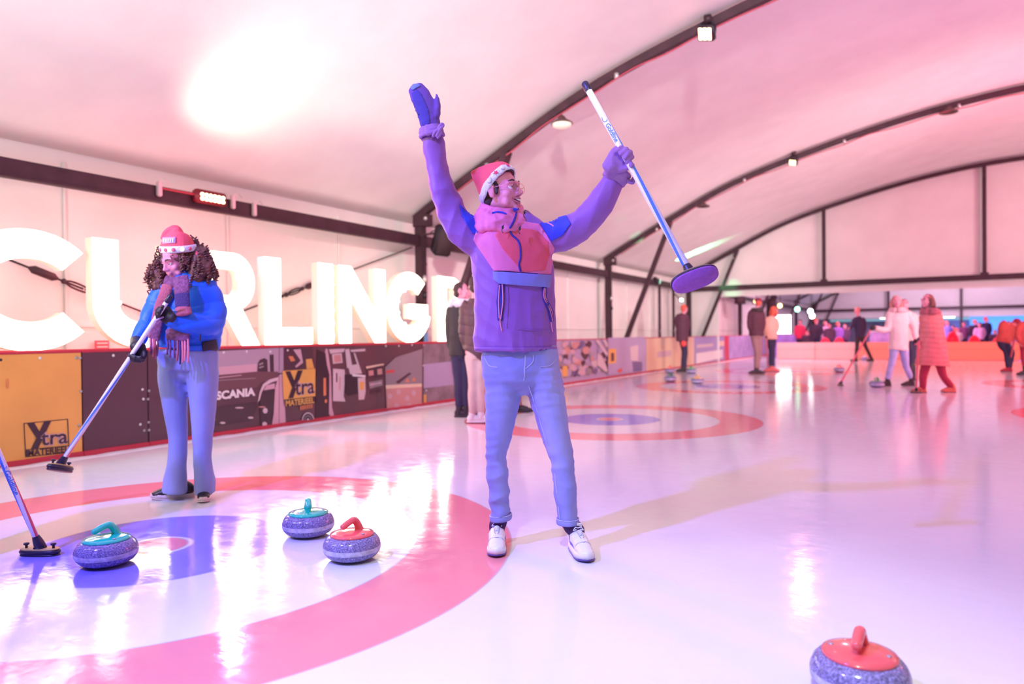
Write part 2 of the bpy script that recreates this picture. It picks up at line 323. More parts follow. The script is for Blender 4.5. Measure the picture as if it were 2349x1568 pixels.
def patch(name, poly, bvh, off, thick, mats, parent, step=3.0, label=None, maxd=None):
    """a cloth piece cut to an outline and laid on the surface under it"""
    bm = bmesh.new(); vs_ = [bm.verts.new((x, y, 0)) for x, y in poly]; bm.faces.new(vs_)
    x0 = min(p[0] for p in poly); x1 = max(p[0] for p in poly); y0 = min(p[1] for p in poly); y1 = max(p[1] for p in poly)
    for i in range(1, int((x1 - x0) / step) + 1):
        bmesh.ops.bisect_plane(bm, geom=bm.verts[:] + bm.edges[:] + bm.faces[:], plane_co=(x0 + i * step + .01, 0, 0), plane_no=(1, 0, 0))
    for i in range(1, int((y1 - y0) / step) + 1):
        bmesh.ops.bisect_plane(bm, geom=bm.verts[:] + bm.edges[:] + bm.faces[:], plane_co=(0, y0 + i * step + .01, 0), plane_no=(0, 1, 0))
    bm.verts.ensure_lookup_table(); bm.verts.index_update()
    P = []
    C = Vector(CAM); dep = (sum(((bvh.ray_cast(C, Vector(_ray(x, y)).normalized(), 8)[3] or 0) for x, y in poly)) / max(1, sum(1 for x, y in poly if bvh.ray_cast(C, Vector(_ray(x, y)).normalized(), 8)[0] is not None)))
    for v in bm.verts:
        d = Vector(_ray(v.co.x, v.co.y)).normalized(); h = bvh.ray_cast(C, d, 8)
        if h[0] is None or (maxd and h[3] > maxd):
            q = C + d * dep; h = bvh.find_nearest(q, 0.03)
            if h[0] is None: P.append(None); continue
            P.append((np.array(h[0]), np.array(h[1]), np.array(d))); continue
        dep = h[3]
        n = h[1]; n = n if n.dot(d) < 0 else -n
        P.append((np.array(h[0]), np.array(n), np.array(d)))
    good = [i for i, p in enumerate(P) if p is not None]
    F = [[v.index for v in f.verts] for f in bm.faces if all(P[v.index] is not None for v in f.verts)]
    bm.free()
    if not F: return None
    mp = {i: k for k, i in enumerate(good)}; n = len(good)
    top = [P[i][0] + nz(P[i][1] * 0.6 - P[i][2] * 0.4) * (off + thick) for i in good]
    bot = [P[i][0] + nz(P[i][1] * 0.6 - P[i][2] * 0.4) * (off - 0.004) for i in good]
    F = [[mp[i] for i in f] for f in F]; FF = [tuple(f) for f in F] + [tuple(i + n for i in f[::-1]) for f in F]
    cnt = {}
    for f in F:
        for a, b in zip(f, f[1:] + f[:1]): cnt[(a, b)] = cnt.get((a, b), 0) + 1
    for (a, b) in list(cnt):
        if (b, a) not in cnt: FF.append((b, a, a + n, b + n))
    return mk(name, np.array(top + bot), FF, mats, parent, label=label)
def ringband(c, e1, e2, up, th, hh, n=40, k=10):
    V = []; F = []; up = nz(up)
    for i in range(n):
        t = 2 * PI * i / n; e = np.array(e1) * math.cos(t) + np.array(e2) * math.sin(t); o = nz(e)
        for s in range(k): q = 2 * PI * s / k; V.append(np.array(c) + e + o * math.cos(q) * th + up * math.sin(q) * hh)
    for i in range(n):
        for s in range(k): F.append((i * k + s, i * k + (s + 1) % k, ((i + 1) % n) * k + (s + 1) % k, ((i + 1) % n) * k + s))
    return np.array(V), F
def text_mesh(s, size=1.0, bold=0.0, spacing=1.0, shear=0.0):
    cu = bpy.data.curves.new('t', 'FONT'); cu.body = s; cu.size = size; cu.offset = bold; cu.space_character = spacing; cu.shear = shear; cu.resolution_u = 3
    o = bpy.data.objects.new('t', cu); COL.objects.link(o); bpy.context.view_layer.update()
    me = o.to_mesh(); V = np.array([v.co[:] for v in me.vertices]); F = [tuple(p.vertices) for p in me.polygons]; o.to_mesh_clear(); bpy.data.objects.remove(o)
    return V, F
def copy_tree(o, parent=None):
    c = o.copy(); COL.objects.link(c); c.parent = parent; ORG[c.name] = ORG.get(o.name, np.zeros(3))
    for ch in [x for x in bpy.data.objects if x.parent == o]: copy_tree(ch, c)
    return c
# ================================================================== THE HALL
M_fab = mat('tent_fabric', (0.90, 0.87, 0.86), 0.75, noise_amt=0.03, noise_scale=1.5, bump=0.05, bump_scale=3)
M_fabw = mat('tent_wall_fabric', (0.90, 0.86, 0.84), 0.8, noise_amt=0.03, noise_scale=1.2)
M_alu = mat('dark_painted_aluminium', (0.050, 0.018, 0.030), 0.5, metal=0.1, noise_amt=0.2, noise_scale=6)
M_steel = mat('pale_steel', (0.65, 0.62, 0.62), 0.35, metal=0.6)
M_blk = mat('black_plastic', (0.02, 0.012, 0.022), 0.5)
M_white = mat('white_plastic', (0.82, 0.80, 0.80), 0.4)
M_red = mat('red_kick_plastic', (0.55, 0.035, 0.07), 0.4)
M_snow = mat('shaved_snow', (0.88, 0.84, 0.88), 0.9, bump=0.6, bump_scale=80)

HX, HOUSES = -3.45, [(-3.45, 2.26), (-3.48, 8.40), (-3.48, 14.55), (2.75, 11.2), (2.75, 17.4), (-3.48, 20.8)]
ice = ice_material(HOUSES)
mb = MB(); V = [(-9, -9, 0), (16, -9, 0), (16, 64, 0), (-9, 64, 0), (-9, -9, -.1), (16, -9, -.1), (16, 64, -.1), (-9, 64, -.1)]
mb.add(V, [(0, 1, 2, 3), (7, 6, 5, 4), (0, 4, 5, 1), (1, 5, 6, 2), (2, 6, 7, 3), (3, 7, 4, 0)])
mb.build('floor', ice, smooth=False, kind='structure')

XP, PK = -7.6, 3.1                                  # post line, ridge
AX = np.array([-7.95, -7.6, -6.7, -5.87, -5.2, -4.48, -3.6, -2.75, -1.6, -0.4, 1.0, 2.1, 3.1]); AZ = np.array([2.98, 3.2, 3.66, 4.07, 4.42, 4.76, 5.06, 5.30, 5.60, 5.86, 6.08, 6.17, 6.20])
def arch_z(x):
    x = PK - abs(x - PK); return float(np.interp(x, AX, AZ))
_xs = np.concatenate([np.linspace(-7.95, PK, 45), np.linspace(PK, 2 * PK + 7.95, 45)[1:]])
ARCH = [(float(x), arch_z(x)) for x in _xs]
# smooth the profile
_z = np.array([a[1] for a in ARCH])
for _ in range(6): _z[1:-1] = (_z[:-2] + 2 * _z[1:-1] + _z[2:]) / 4
ARCH = [(x, z) for (x, _), z in zip(ARCH, _z)]
YP = [-6.89, 1.52, 9.93, 18.34, 25.96, 34.2, 42.4, 50.6, 58.8]
# roof skin, sagging a little between the arches
V = []; F = []; ys = []
for a, b in zip(YP, YP[1:]):
    for t in np.linspace(0, 1, 9)[:-1]: ys.append((a + (b - a) * t, math.sin(PI * t)))
ys.append((YP[-1], 0)); n = len(ARCH)
for y, s in ys:
    for k, (x, z) in enumerate(ARCH): V.append((x, y, z + 0.10 - 0.07 * s * math.sin(PI * k / (n - 1))))
for i in range(len(ys) - 1):
    for k in range(n - 1): F.append((i * n + k, i * n + k + 1, (i + 1) * n + k + 1, (i + 1) * n + k))
roof = mk('ceiling', V, F, M_fab, kind='structure')
sm = roof.modifiers.new('t', 'SOLIDIFY'); sm.thickness = 0.02; sm.offset = 1
# side walls
for nm, x0, sgn in (('wall_left', -7.98, 1), ('wall_right', 2 * PK + 7.98, -1)):
    mb = MB(); mb.box((x0, 26, 1.57), 0.03, 66, 3.14)
    wl = mb.build(nm, M_fabw, smooth=False, kind='structure')
    if sgn == 1:
        for y in list(np.arange(-4.0, 58, 2.05)):
            if y > 34: break
            MB().tube([(x0 + .03, y, 0), (x0 + .035, y, 1.5), (x0 + .03, y, 2.95)], 0.018, n=6, res=1).build('seam', M_fabw, wl)
        MB().box((x0 + .03, 14, 1.22), 0.02, 44, 0.03).build('seam', M_fabw, wl, smooth=False)
# gable skins: polygon under the arch above the header; solid corner panels below it
def gable(nm, Y, zlow, xl=-7.95, xr=14.1, corner=None):
    mb = MB(); top = [(x, z + .08) for x, z in ARCH if xl <= x <= xr]
    k = len(top); V = [(x, Y, z) for x, z in top] + [(x, Y, zlow) for x, z in top] + [(x, Y + .03, z) for x, z in top] + [(x, Y + .03, zlow) for x, z in top]
    F = [(i, i + k, i + k + 1, i + 1) for i in range(k - 1)] + [(i + 2 * k, i + 1 + 2 * k, i + 1 + 3 * k, i + 3 * k) for i in range(k - 1)] + [(i + k, i + 3 * k, i + 1 + 3 * k, i + 1 + k) for i in range(k - 1)]
    mb.add(V, F)
    if corner: mb.box(((-7.95 + corner) / 2, Y + .015, zlow / 2), corner + 7.95, 0.03, zlow)
    return mb.build(nm, M_fabw, smooth=False, kind='structure')
gable('wall_gable', 26.14, 2.38, corner=-6.55)
gable('wall_back', 58.98, 2.05)
mb = MB(); mb.box((3, 64, 1.5), 24, 0.05, 3.0); mb.build('wall_far', mat('dusky_drape', (0.32, 0.24, 0.42), 0.8, noise_amt=.3, noise_scale=.8), smooth=False, kind='structure')

# ---- arches, posts, struts, beams
ordn = ['above the camera', 'nearest', 'second', 'last before the gable wall']
def arch_pts(Y, lo=0): return [(x, Y, z - 0.02) for x, z in ARCH[1:-1]]
for i, Y in enumerate(YP):
    if i == 0: continue
    desc = {1: 'dark curved roof arch overhead just behind the camera', 2: 'nearest dark curved roof arch rising from behind the raised mitten', 3: 'second dark roof arch with one pendant lamp and a small lit flood', 4: 'dark roof arch along the top of the gable wall'}.get(i, ['first', 'second', 'third', 'farthest'][(i - 5) % 4] + ' dark roof arch of the further hall, counted from the opening')
    r = root('roof_arch', (XP, Y, 3.1), desc, 'roof beam', 'roof arches of the tent hall' if i < 5 else 'roof arches of the further hall')
    V = []; F = []; pts = arch_pts(Y); k = len(pts); wd, hd = 0.055, 0.06
    for j, p in enumerate(pts):
        a = np.array(pts[max(j - 1, 0)]); b = np.array(pts[min(j + 1, k - 1)]); t = nz(b - a); nn = V3(-t[2], 0, t[0])
        for (sy, sn) in ((-1, 1), (1, 1), (1, -1), (-1, -1)): V.append(np.array(p) + V3(0, sy * wd, 0) + nn * sn * hd)
    for j in range(k - 1):
        for q in range(4): F.append((j * 4 + q, j * 4 + (q + 1) % 4, (j + 1) * 4 + (q + 1) % 4, (j + 1) * 4 + q))
    mk('beam', V, F, M_alu, r, smooth=False)
    if i in (2, 3):    # the cable that hangs along the arch
        cp_ = []
        for j in range(2, k // 2 + 8, 2): cp_.append((pts[j][0], Y - 0.07, pts[j][2] - 0.09 - 0.05 * abs(math.sin(j * 0.6))))
        MB().tube(cp_, 0.012, n=6, res=3).build('cable', mat('red_cable', (0.45, 0.06, 0.10), 0.5), r)
        for j in range(6, k // 2 + 6, 9): MB().box((pts[j][0], Y - .06, pts[j][2] - .07), .06, .05, .09, bev=.01).build('cable_clip', M_steel, r)
for i, Y in enumerate(YP):
    if i in (0,): continue
    far = i > 4
    d = {1: 'dark side post beyond the left edge of the frame', 2: 'dark upright post behind the glowing G', 3: 'dark upright post in the wall right of the raised-arm man', 4: 'dark corner post where side wall meets gable'}.get(i, ['first', 'second', 'third', 'farthest'][(i - 5) % 4] + ' dark side post of the further hall, counted from the opening')
    r = root('side_post', (XP, Y, 0), d, 'post', 'side posts')
    mb = MB(); mb.box((XP, Y, 1.56), 0.17, 0.12, 3.12, bev=.01); mb.build('post', M_alu, r, smooth=False)
    MB().box((XP + .05, Y, 3.06), .34, .14, .2, bev=.01).build('bracket', M_alu, r, smooth=False)
    if i in (2, 3):
        MB().box((XP + .1, Y - .02, 2.05), .06, .09, .14, bev=.02).build('clamp', M_steel, r); MB().box((XP + .1, Y - .02, 1.78), .05, .08, .12, bev=.02).build('clamp', M_blk, r)
        MB().ell((XP + .18, Y - .09, 3.08), .035, n=8).build('bolt', M_steel, r)
    if not (i == 1):
        d = {2: 'dark slanting strut behind the waving man', 3: 'dark slanting strut between the broom head and the wall', 4: 'green-lit slanting strut against the gable wall'}.get(i, ['first', 'second', 'third', 'farthest'][(i - 5) % 4] + ' slanting strut of the further hall, counted from the opening')
        s_ = root('diagonal_strut', (-7.5, Y, 0), d, 'strut', 'slanting struts')
        MB().beam((-7.48, Y, 0.02), (-5.84, Y, 4.0), 0.10, 0.14, up=(0, 1, 0), bev=.008).build('strut', M_alu, s_, smooth=False)
        MB().beam((-5.93, Y, 3.80), (-5.84, Y, 4.03), 0.12, 0.17, up=(0, 1, 0), bev=.01).build('end_plate', M_alu, s_, smooth=False)
        MB().ell((-5.97, Y - .07, 3.72), .03, n=8).build('bolt', M_steel, s_)
lab = ['long dark eave beam above the glowing sign', 'dark eave beam behind the waving man and right of him', 'dark eave beam with the green light, next to the gable', 'first eave beam of the further hall beyond the opening', 'second eave beam of the further hall', 'third eave beam of the further hall', 'farthest eave beam of the further hall']
for i in range(1, 8):
    a, b = YP[i], YP[i + 1]
    r = root('eave_beam', (XP, a, 2.71), lab[i - 1], 'beam', 'eave beams')
    MB().box((XP, (a + b) / 2, 2.715), .10, b - a - .17, .185, bev=.012).build('beam', M_alu, r, smooth=False)
    MB().box((XP + .058, (a + b) / 2, 2.635), .014, b - a - .2, .022).build('track', M_alu, r, smooth=False)
# header beam + gable mullions
r = root('header_beam', (-7.5, 25.9, 2.68), 'long dark beam crossing the gable wall above the opening', 'beam')
MB().box((3.1, 25.9, 2.68), 21.2, .12, .17, bev=.01).build('beam', M_alu, r, smooth=False); MB().box((3.1, 25.83, 2.72), 21.2, .012, .02).build('track', M_alu, r, smooth=False)
for x, l in ((-3.01, 'left upright mullion of the gable wall'), (1.47, 'right upright mullion of the gable wall'), (5.9, 'gable wall mullion just beyond the right edge of the frame'), (10.4, 'gable wall mullion far beyond the right edge of the frame')):
    r = root('mullion', (x, 25.92, 2.76), l, 'post', 'uprights of the gable wall'); z = arch_z(x) - .03
    MB().box((x, 25.92, (2.76 + z) / 2), .11, .08, z - 2.76, bev=.006).build('post', M_alu, r, smooth=False)
    MB().box((x, 25.9, 2.80), .22, .1, .06, bev=.01).build('foot_plate', M_alu, r, smooth=False)
r = root('header_beam', (-7.5, 58.6, 2.68), 'thin dark beam across the end wall of the further hall', 'beam')
MB().box((3.1, 58.6, 2.68), 21.2, .15, .20).build('beam', M_alu, r, smooth=False)
for x in (-3.01, 1.47, 5.9, 10.4):
    z = arch_z(x) - .12
    r = root('mullion', (x + 0.5, 58.6, 0), {-3.01: 'left upright in the end wall of the further hall, left of the pale pink jacket', 1.47: 'right upright in the end wall of the further hall, above the bent person', 5.9: 'upright in the far end wall just out of frame at the right', 10.4: 'upright in the far end wall farthest to the right'}[x], 'post', 'uprights of the far end wall')
    MB().box((x + .5, 58.6, z / 2), .16, .12, z, bev=.006).build('post', M_alu, r, smooth=False)
# small thin door posts by the corner of the gable
for px, l in ((1513, 'thin green-lit door post beside the corner'), (1545, 'dark door post left of the man in the dark coat')):
    P = onX(px, 700, -7.7); r = root('door_post', (-7.7, P[1], 0), l, 'post', 'door posts')
    MB().box((-7.7, P[1], 1.32), .07, .09, 2.64, bev=.01).build('post', M_alu, r, smooth=False); MB().box((-7.66, P[1], 1.15), .04, .06, .14, bev=.01).build('latch', M_steel, r)

# ---- wind bracing with turnbuckles
def brace(p0, p1, t0, label):
    p0 = np.array(p0); p1 = np.array(p1); r = root('brace_cable', p0, label, 'cable', 'wall bracing cables'); T = nz(p1 - p0); L = np.linalg.norm(p1 - p0)
    MB().tube([p0, (p0 + p1) / 2, p1], 0.011, n=8, res=1).build('cable', M_blk, r)
    c = p0 + T * L * t0; MB().tube([c, c + T * .05, c + T * .25, c + T * .3], [.012, .042, .042, .012], n=10, res=1).build('sleeve', M_alu, r)
    mb = MB(); e = c + T * .36
    for sg in (-1, 1): mb.tube([e, e + T * .08 + V3(0, 0, .03 * sg), e + T * .22 + V3(0, 0, .03 * sg), e + T * .3], .011, n=6)
    mb.ell(e, .03, n=8); mb.ell(e + T * .32, .035, n=8); mb.tube([e + T * .34, e + T * .5], [.014, .035], n=8, res=1); mb.build('turnbuckle', M_alu, r)
XB2 = -7.80
a = onX(20, 595, XB2); b = onX(330, 715, XB2); brace(a - (b - a) * .15, onX(190, 662, XB2), 0.42, 'dark bracing rod with turnbuckle inside the glowing C')
brace(onX(196, 664, XB2 - .1), onX(360, 728, XB2 - .1), 0.8, 'thin dark bracing rod showing inside the glowing U')
brace(onX(945, 567, XB2 - .1), onX(560, 712, XB2 - .1), 0.62, 'dark bracing rod running up to the post behind L and N')

# ================================================================== RINK BOARDS
XB = -6.62
def bcol(n, c, **k): return mat('print_' + n, c, k.pop('rough', 0.32), **k)
PALETTE = dict(plum=(0.085, 0.035, 0.05), dark=(0.045, 0.018, 0.03), yel=(0.80, 0.43, 0.10), sky=(0.42, 0.33, 0.42), pale=(0.68, 0.55, 0.58), white=(0.85, 0.8, 0.8), pinkl=(0.62, 0.40, 0.46), grey=(0.30, 0.24, 0.27), red=(0.65, 0.10, 0.10), org=(0.75, 0.25, 0.10), brick=(0.60, 0.30, 0.28), lil=(0.45, 0.36, 0.55), cream=(0.82, 0.64, 0.47), navy=(0.16, 0.12, 0.28), plum2=(0.14, 0.06, 0.075))
PK_ = list(PALETTE); PM = [bcol(k, PALETTE[k]) for k in PK_]
class Print:
    """flat print on a board: polygons picked in plane coordinates, stacked hair-thin"""
    def __init__(s, off=0.004): s.mb = MB(); s.k = 0; s.off = off
    def poly(s, pts, c, px=True, k=None):
        s.k += 1; x = XB + s.off + (k if k is not None else s.k) * 0.00025
        P = [onX(a, b, x) if px else V3(x, a, b) for a, b in pts]
        T = tessellate_polygon([[Vector((p[1], p[2], 0)) for p in P]]); s.mb.add(P, [t for t in T], PK_.index(c))
    def text(s, st, p0, p1, h, c, bold=0.0, serif=False):
        """fits text from pixel p0 (baseline start) to p1 (baseline end) with pixel cap height h at the start"""
        s.k += 1; x = XB + s.off + s.k * 0.00025
        a = onX(p0[0], p0[1], x); b = onX(p1[0], p1[1], x); top = onX(p0[0], p0[1] - h, x)
        V, F = text_mesh(st, 1.0, bold); V = V[:, :2]; wd = V[:, 0].max() - V[:, 0].min(); V[:, 0] -= V[:, 0].min(); hh = 0.69
        U = (b - a) / wd; Wv = V3(0, 0, top[2] - a[2]) / hh
        s.mb.add([a + U * v[0] + Wv * v[1] for v in V], F, PK_.index(c))
    def build(s, parent, name='print'):
        return s.mb.build(name, PM, parent, smooth=False)
def xtra(p, q, col='dark', frame=True, sc=1.0):
    """the square X-tra mark; q = px corners TL TR BR BL of the square (MATERIEEL strip below)"""
    TL, TR, BR, BL = [np.array(v, float) for v in q]
    def uv(u, v): return tuple((TL * (1 - u) + TR * u) * (1 - v) + (BL * (1 - u) + BR * u) * v)
    t = .02
    if frame:
        for a in (((0, 0), (1, 0), (1, t), (0, t)), ((0, .78), (1, .78), (1, .8), (0, .8)), ((0, .98), (1, .98), (1, 1), (0, 1)), ((0, 0), (t, 0), (t, 1), (0, 1)), ((1 - t, 0), (1, 0), (1, 1), (1 - t, 1)), ((0, .8), (.06, .8), (.06, 1), (0, 1))):
            p.poly([uv(*k) for k in a], col)
    p.poly([uv(*k) for k in ((.08, .02), (.24, .02), (.46, .78), (.30, .78))][0:2] + [uv(.40, .42), uv(.32, .60)], col)
    p.poly([uv(.46, .02), uv(.62, .02), uv(.30, .78), uv(.14, .78)], col)
    p.poly([uv(.30, .36), uv(.42, .36), uv(.36, .62), uv(.26, .60)], col)
    b0, b1 = uv(.36, .70), uv(.97, .70); h = abs(uv(0, 0)[1] - uv(0, .42)[1])
    p.text('tra', b0, b1, h * 1.02, 'pinkl', bold=0.045); p.text('tra', b0, b1, h * 1.02, col, bold=0.012)
def board(y0, y1, base, label, z1=0.955, screws=(), kick=True, parts=None, x=XB, group='printed rink boards'):
    r = root('rink_board', (x, y0, 0), label, 'rink board', group)
    MB().box((x - .03, (y0 + y1) / 2, (z1 + .05) / 2), .06, y1 - y0 - .008, z1 - .05, bev=.004).build('panel', base, r, smooth=False)
    if kick:
        MB().box((x - .022, (y0 + y1) / 2, .03), .075, y1 - y0, .06, bev=.006).build('kick_strip', M_red, r, smooth=False)
        MB().box((x - .03, (y0 + y1) / 2, z1 + .008), .075, y1 - y0 - .004, .022, bev=.005).build('top_rail', M_red, r, smooth=False)
    for (sx, sy) in screws:
        P = onX(sx, sy, x + .004)
        if not (y0 - .05 <= P[1] <= y1 + .05): continue
        MB().lathe([(.0, .006), (.010, .005), (.014, 0.0)], P, (V3(0, 1, 0), V3(0, 0, 1), V3(1, 0, 0)), n=10).build('screw', M_white, r)
    return r
yb = lambda px: float(onX(px, 805, XB)[1])
SCREWS = [(92, 821), (175, 820), (184, 821), (186, 897), (182, 975), (192, 988), (197, 1048), (260, 815), (325, 812), (327, 893), (342, 896), (329, 915), (340, 915), (322, 973), (341, 968), (331, 987), (342, 986), (322, 1027), (332, 1027), (272, 1039), (513, 808), (566, 806), (620, 806), (660, 803), (971, 838), (978, 895), (885, 793), (915, 793), (945, 791), (972, 791)]
Y0 = 1.1; ya, yb1, yc, yd = yb(187), yb(338), yb(640), yb(971)
r = board(Y0, ya, bcol('yellowboard', (0.80, 0.40, 0.10), noise_amt=0.06, noise_scale=2), 'yellow rink board with black framed mark at the far left', screws=SCREWS)
p = Print(); xtra(p, [(54, 970), (156, 960), (160, 1038), (58, 1048)]); p.text('MATERIEEL', (64, 1046), (158, 1036), 15, 'dark', bold=0.03)
p.poly([(15, 868), (19, 868), (19, 890), (15, 890)], 'org'); p.build(r)
for q in ((2, 825), (104, 1063)): MB().ell(onX(*q, XB + .002), (.004, .012, .012), n=8).build('bolt_hole', M_blk, r)
r = board(ya, yb1, PM[PK_.index('plum')], 'plain near-black rink board between the yellow board and the truck picture', screws=SCREWS)
c = lambda u, v: (480 + u / 4.05, 760 + v / 4.05)
def cp(pts): return [c(*q) for q in pts]
# --- lorry picture spans two boards
rA = board(yb1, yc, PM[PK_.index('plum')], 'dark rink board printed with a lorry front and white lettering', screws=SCREWS)
p = Print()
p.poly(cp([(-60, 190), (648, 152), (648, 385), (430, 402), (250, 396), (90, 408), (-60, 420)]), 'sky')
p.poly(cp([(-60, 345), (90, 330), (440, 300), (440, 372), (90, 402), (-60, 416)]), 'pinkl')
p.poly(cp([(445, 385), (452, 290), (470, 262), (512, 246), (540, 262), (546, 395)]), 'dark'); p.poly(cp([(560, 216), (598, 212), (602, 392), (566, 396)]), 'dark')
p.poly(cp([(462, 300), (500, 284), (502, 300), (464, 316)]), 'grey'); p.poly(cp([(462, 330), (505, 316), (506, 330), (464, 345)]), 'grey')
p.poly(cp([(-60, 425), (90, 404), (440, 372), (640, 372), (640, 440), (480, 470), (440, 520), (-60, 560)]), 'plum2')
p.poly(cp([(90, 425), (300, 402), (300, 408), (90, 433)]), 'pinkl'); p.poly(cp([(-60, 470), (120, 448), (430, 430), (430, 436), (120, 455), (-60, 480)]), 'grey')
p.poly(cp([(30, 700), (230, 680), (436, 650), (445, 700), (400, 830), (60, 880), (20, 900)]), 'dark')
p.poly(cp([(450, 660), (470, 560), (500, 488), (560, 446), (640, 424), (640, 452), (575, 474), (520, 505), (490, 560), (470, 630)]), 'pale')
p.poly(cp([(465, 640), (500, 560), (606, 535), (600, 700), (560, 900), (480, 930)]), 'dark')
p.poly(cp([(505, 545), (530, 500), (610, 480), (608, 530)]), 'pinkl')
p.poly(cp([(612, 520), (648, 400), (648, 900), (574, 915), (600, 760)]), 'pinkl')
for (u, v, a, b) in ((520, 735, 22, 26), (515, 860, 22, 22), (640, 870, 14, 20), (385, 800, 26, 10), (125, 848, 26, 10), (280, 708, 40, 7), (490, 700, 34, 6)):
    p.poly(cp([(u + a * math.cos(t), v + b * math.sin(t)) for t in np.linspace(0, 2 * PI, 13)[:-1]]), 'pale' if v != 700 else 'brick')
p.text('SCANIA', c(62, 632), c(428, 590), 17.5, 'white', bold=0.05)
p.poly(cp([(-40, 740), (60, 728), (60, 738), (-40, 752)]), 'grey'); p.poly(cp([(-40, 830), (60, 815), (60, 822), (-40, 840)]), 'grey')
p.build(rA)
rB = board(yc, yd, PM[PK_.index('plum2')], 'rink board printed with a yellow square mark beside a wheel and steel frames', screws=SCREWS)
p = Print()
p.poly(cp([(652, 152), (690, 150), (690, 385), (652, 388)]), 'sky')
p.poly(cp([(652, 400), (690, 392), (712, 880), (652, 898)]), 'pinkl')
p.poly(cp([(690, 160), (960, 145), (980, 330), (700, 350)]), 'plum'); p.poly(cp([(780, 168), (850, 162), (872, 290), (808, 336), (798, 322), (850, 270)]), 'pinkl')
p.poly(cp([(735, 230), (775, 228), (800, 270), (760, 280)]), 'org'); p.poly(cp([(898, 258), (952, 252), (976, 345), (905, 350)]), 'yel')
p.poly(cp([(1080, 160), (1100, 160), (1130, 380), (1140, 700), (1170, 820), (1630, 745), (1630, 770), (1150, 830), (1112, 760), (1118, 400), (1072, 228)]), 'pinkl')
p.poly(cp([(1000, 165), (1080, 200), (1105, 400), (1110, 800), (985, 830), (990, 400)]), 'dark')
p.poly(cp([(1062, 432), (1084, 430), (1086, 592), (1062, 598)]), 'org'); p.poly(cp([(1074, 632), (1094, 630), (1094, 660), (1074, 662)]), 'org')
for q in ([(1112, 165), (1260, 158), (1250, 190), (1125, 206)], [(1140, 210), (1230, 200), (1240, 290), (1150, 300)], [(1262, 165), (1300, 160), (1330, 330), (1280, 340)], [(1310, 170), (1450, 160), (1448, 182), (1320, 190)], [(1290, 318), (1385, 300), (1400, 395), (1310, 400)], [(1340, 200), (1355, 198), (1420, 390), (1400, 392)]): p.poly(cp(q), 'pale')
p.poly(cp([(1158, 222), (1220, 214), (1228, 278), (1165, 288)]), 'brick')
p.poly(cp([(1150, 345), (1256, 352), (1262, 400), (1248, 600), (1265, 650), (1150, 645)]), 'pale'); p.poly(cp([(1178, 385), (1190, 384), (1190, 470), (1178, 470)]), 'dark'); p.poly(cp([(1208, 420), (1220, 420), (1218, 540), (1206, 540)]), 'brick')
p.poly(cp([(1256, 400), (1450, 390), (1440, 560), (1290, 600), (1256, 570)]), 'dark'); p.poly(cp([(1380, 432), (1448, 425), (1452, 560), (1440, 630), (1388, 635)]), 'pale'); p.poly(cp([(1396, 470), (1440, 465), (1436, 540), (1400, 545)]), 'yel')
p.poly(cp([(1330, 395), (1450, 405), (1450, 425), (1330, 415)]), 'white')
p.poly(cp([(1455, 325), (1600, 300), (1625, 300), (1620, 312), (1460, 345)]), 'cream'); p.poly(cp([(1460, 345), (1615, 318), (1620, 420), (1470, 440)]), 'plum'); p.poly(cp([(1480, 365), (1525, 358), (1528, 405), (1484, 412)]), 'brick'); p.poly(cp([(1560, 350), (1604, 343), (1608, 395), (1564, 402)]), 'brick')
p.poly(cp([(1480, 470), (1608, 445), (1610, 500), (1490, 530)]), 'grey'); p.poly(cp([(1490, 490), (1600, 468), (1600, 480), (1492, 502)]), 'pinkl'); p.poly(cp([(1500, 550), (1600, 530), (1602, 560), (1504, 580)]), 'plum')
p.poly(cp([(1636, 330), (1730, 240), (1980, 160), (1978, 480), (1640, 500)]), 'grey'); p.poly(cp([(1640, 360), (1720, 352), (1720, 382), (1640, 390)]), 'red')
p.poly(cp([(1640, 498), (1975, 482), (1975, 512), (1642, 532)]), 'cream'); p.poly(cp([(1642, 532), (1975, 512), (1975, 690), (1650, 745)]), 'brick')
for q in ((1680, 600), (1760, 560), (1840, 620), (1900, 570), (1860, 690), (1740, 690)): p.poly(cp([(q[0] + 22 * math.cos(t), q[1] + 26 * math.sin(t)) for t in np.linspace(0, 2 * PI, 8)[:-1]]), 'pinkl')
for q in ((1840, 450), (1900, 440)): p.poly(cp([(q[0] - 18, q[1] + 20), (q[0], q[1] - 20), (q[0] + 20, q[1] + 18)]), 'org')
p.poly(cp([(1730, 470), (1860, 380), (1880, 390), (1760, 485)]), 'plum')
# wheel
for rr_, cc in ((62, 'pale'), (52, 'dark'), (38, 'grey'), (30, 'dark'), (14, 'pale')):
    p.poly(cp([(918 + rr_ * .9 * math.cos(t), 822 + rr_ * 1.15 * math.sin(t)) for t in np.linspace(PI, 2 * PI, 12)]), cc)
# yellow square mark
sq = cp([(680, 366), (986, 345), (986, 600), (692, 632)]); p.poly(sq, 'yel'); p.poly(cp([(692, 632), (986, 600), (980, 664), (708, 702)]), 'dark')
xtra(p, [c(680, 366), c(986, 345), c(986, 664), c(696, 700)], frame=False); p.text('MATERIEEL', c(712, 694), c(976, 660), 13, 'yel', bold=0.03); [p.poly(cp([(845 + 20 * j, 690 - 3 * j), (857 + 20 * j, 688 - 3 * j), (857 + 20 * j, 728 - 4 * j), (845 + 20 * j, 732 - 4 * j)]), 'org') for j in range(6)]
p.build(rB)
r = board(yd, yb(1076), bcol('greyboard', (0.26, 0.19, 0.22), noise_amt=0.25, noise_scale=5), 'dull grey-violet rink board behind the two men by the wall', screws=SCREWS)
p = Print(); p.poly([(972, 835), (1060, 826), (1060, 880), (972, 890)], 'lil'); p.poly([(972, 905), (978, 904), (978, 925), (972, 926)], 'yel'); p.build(r)
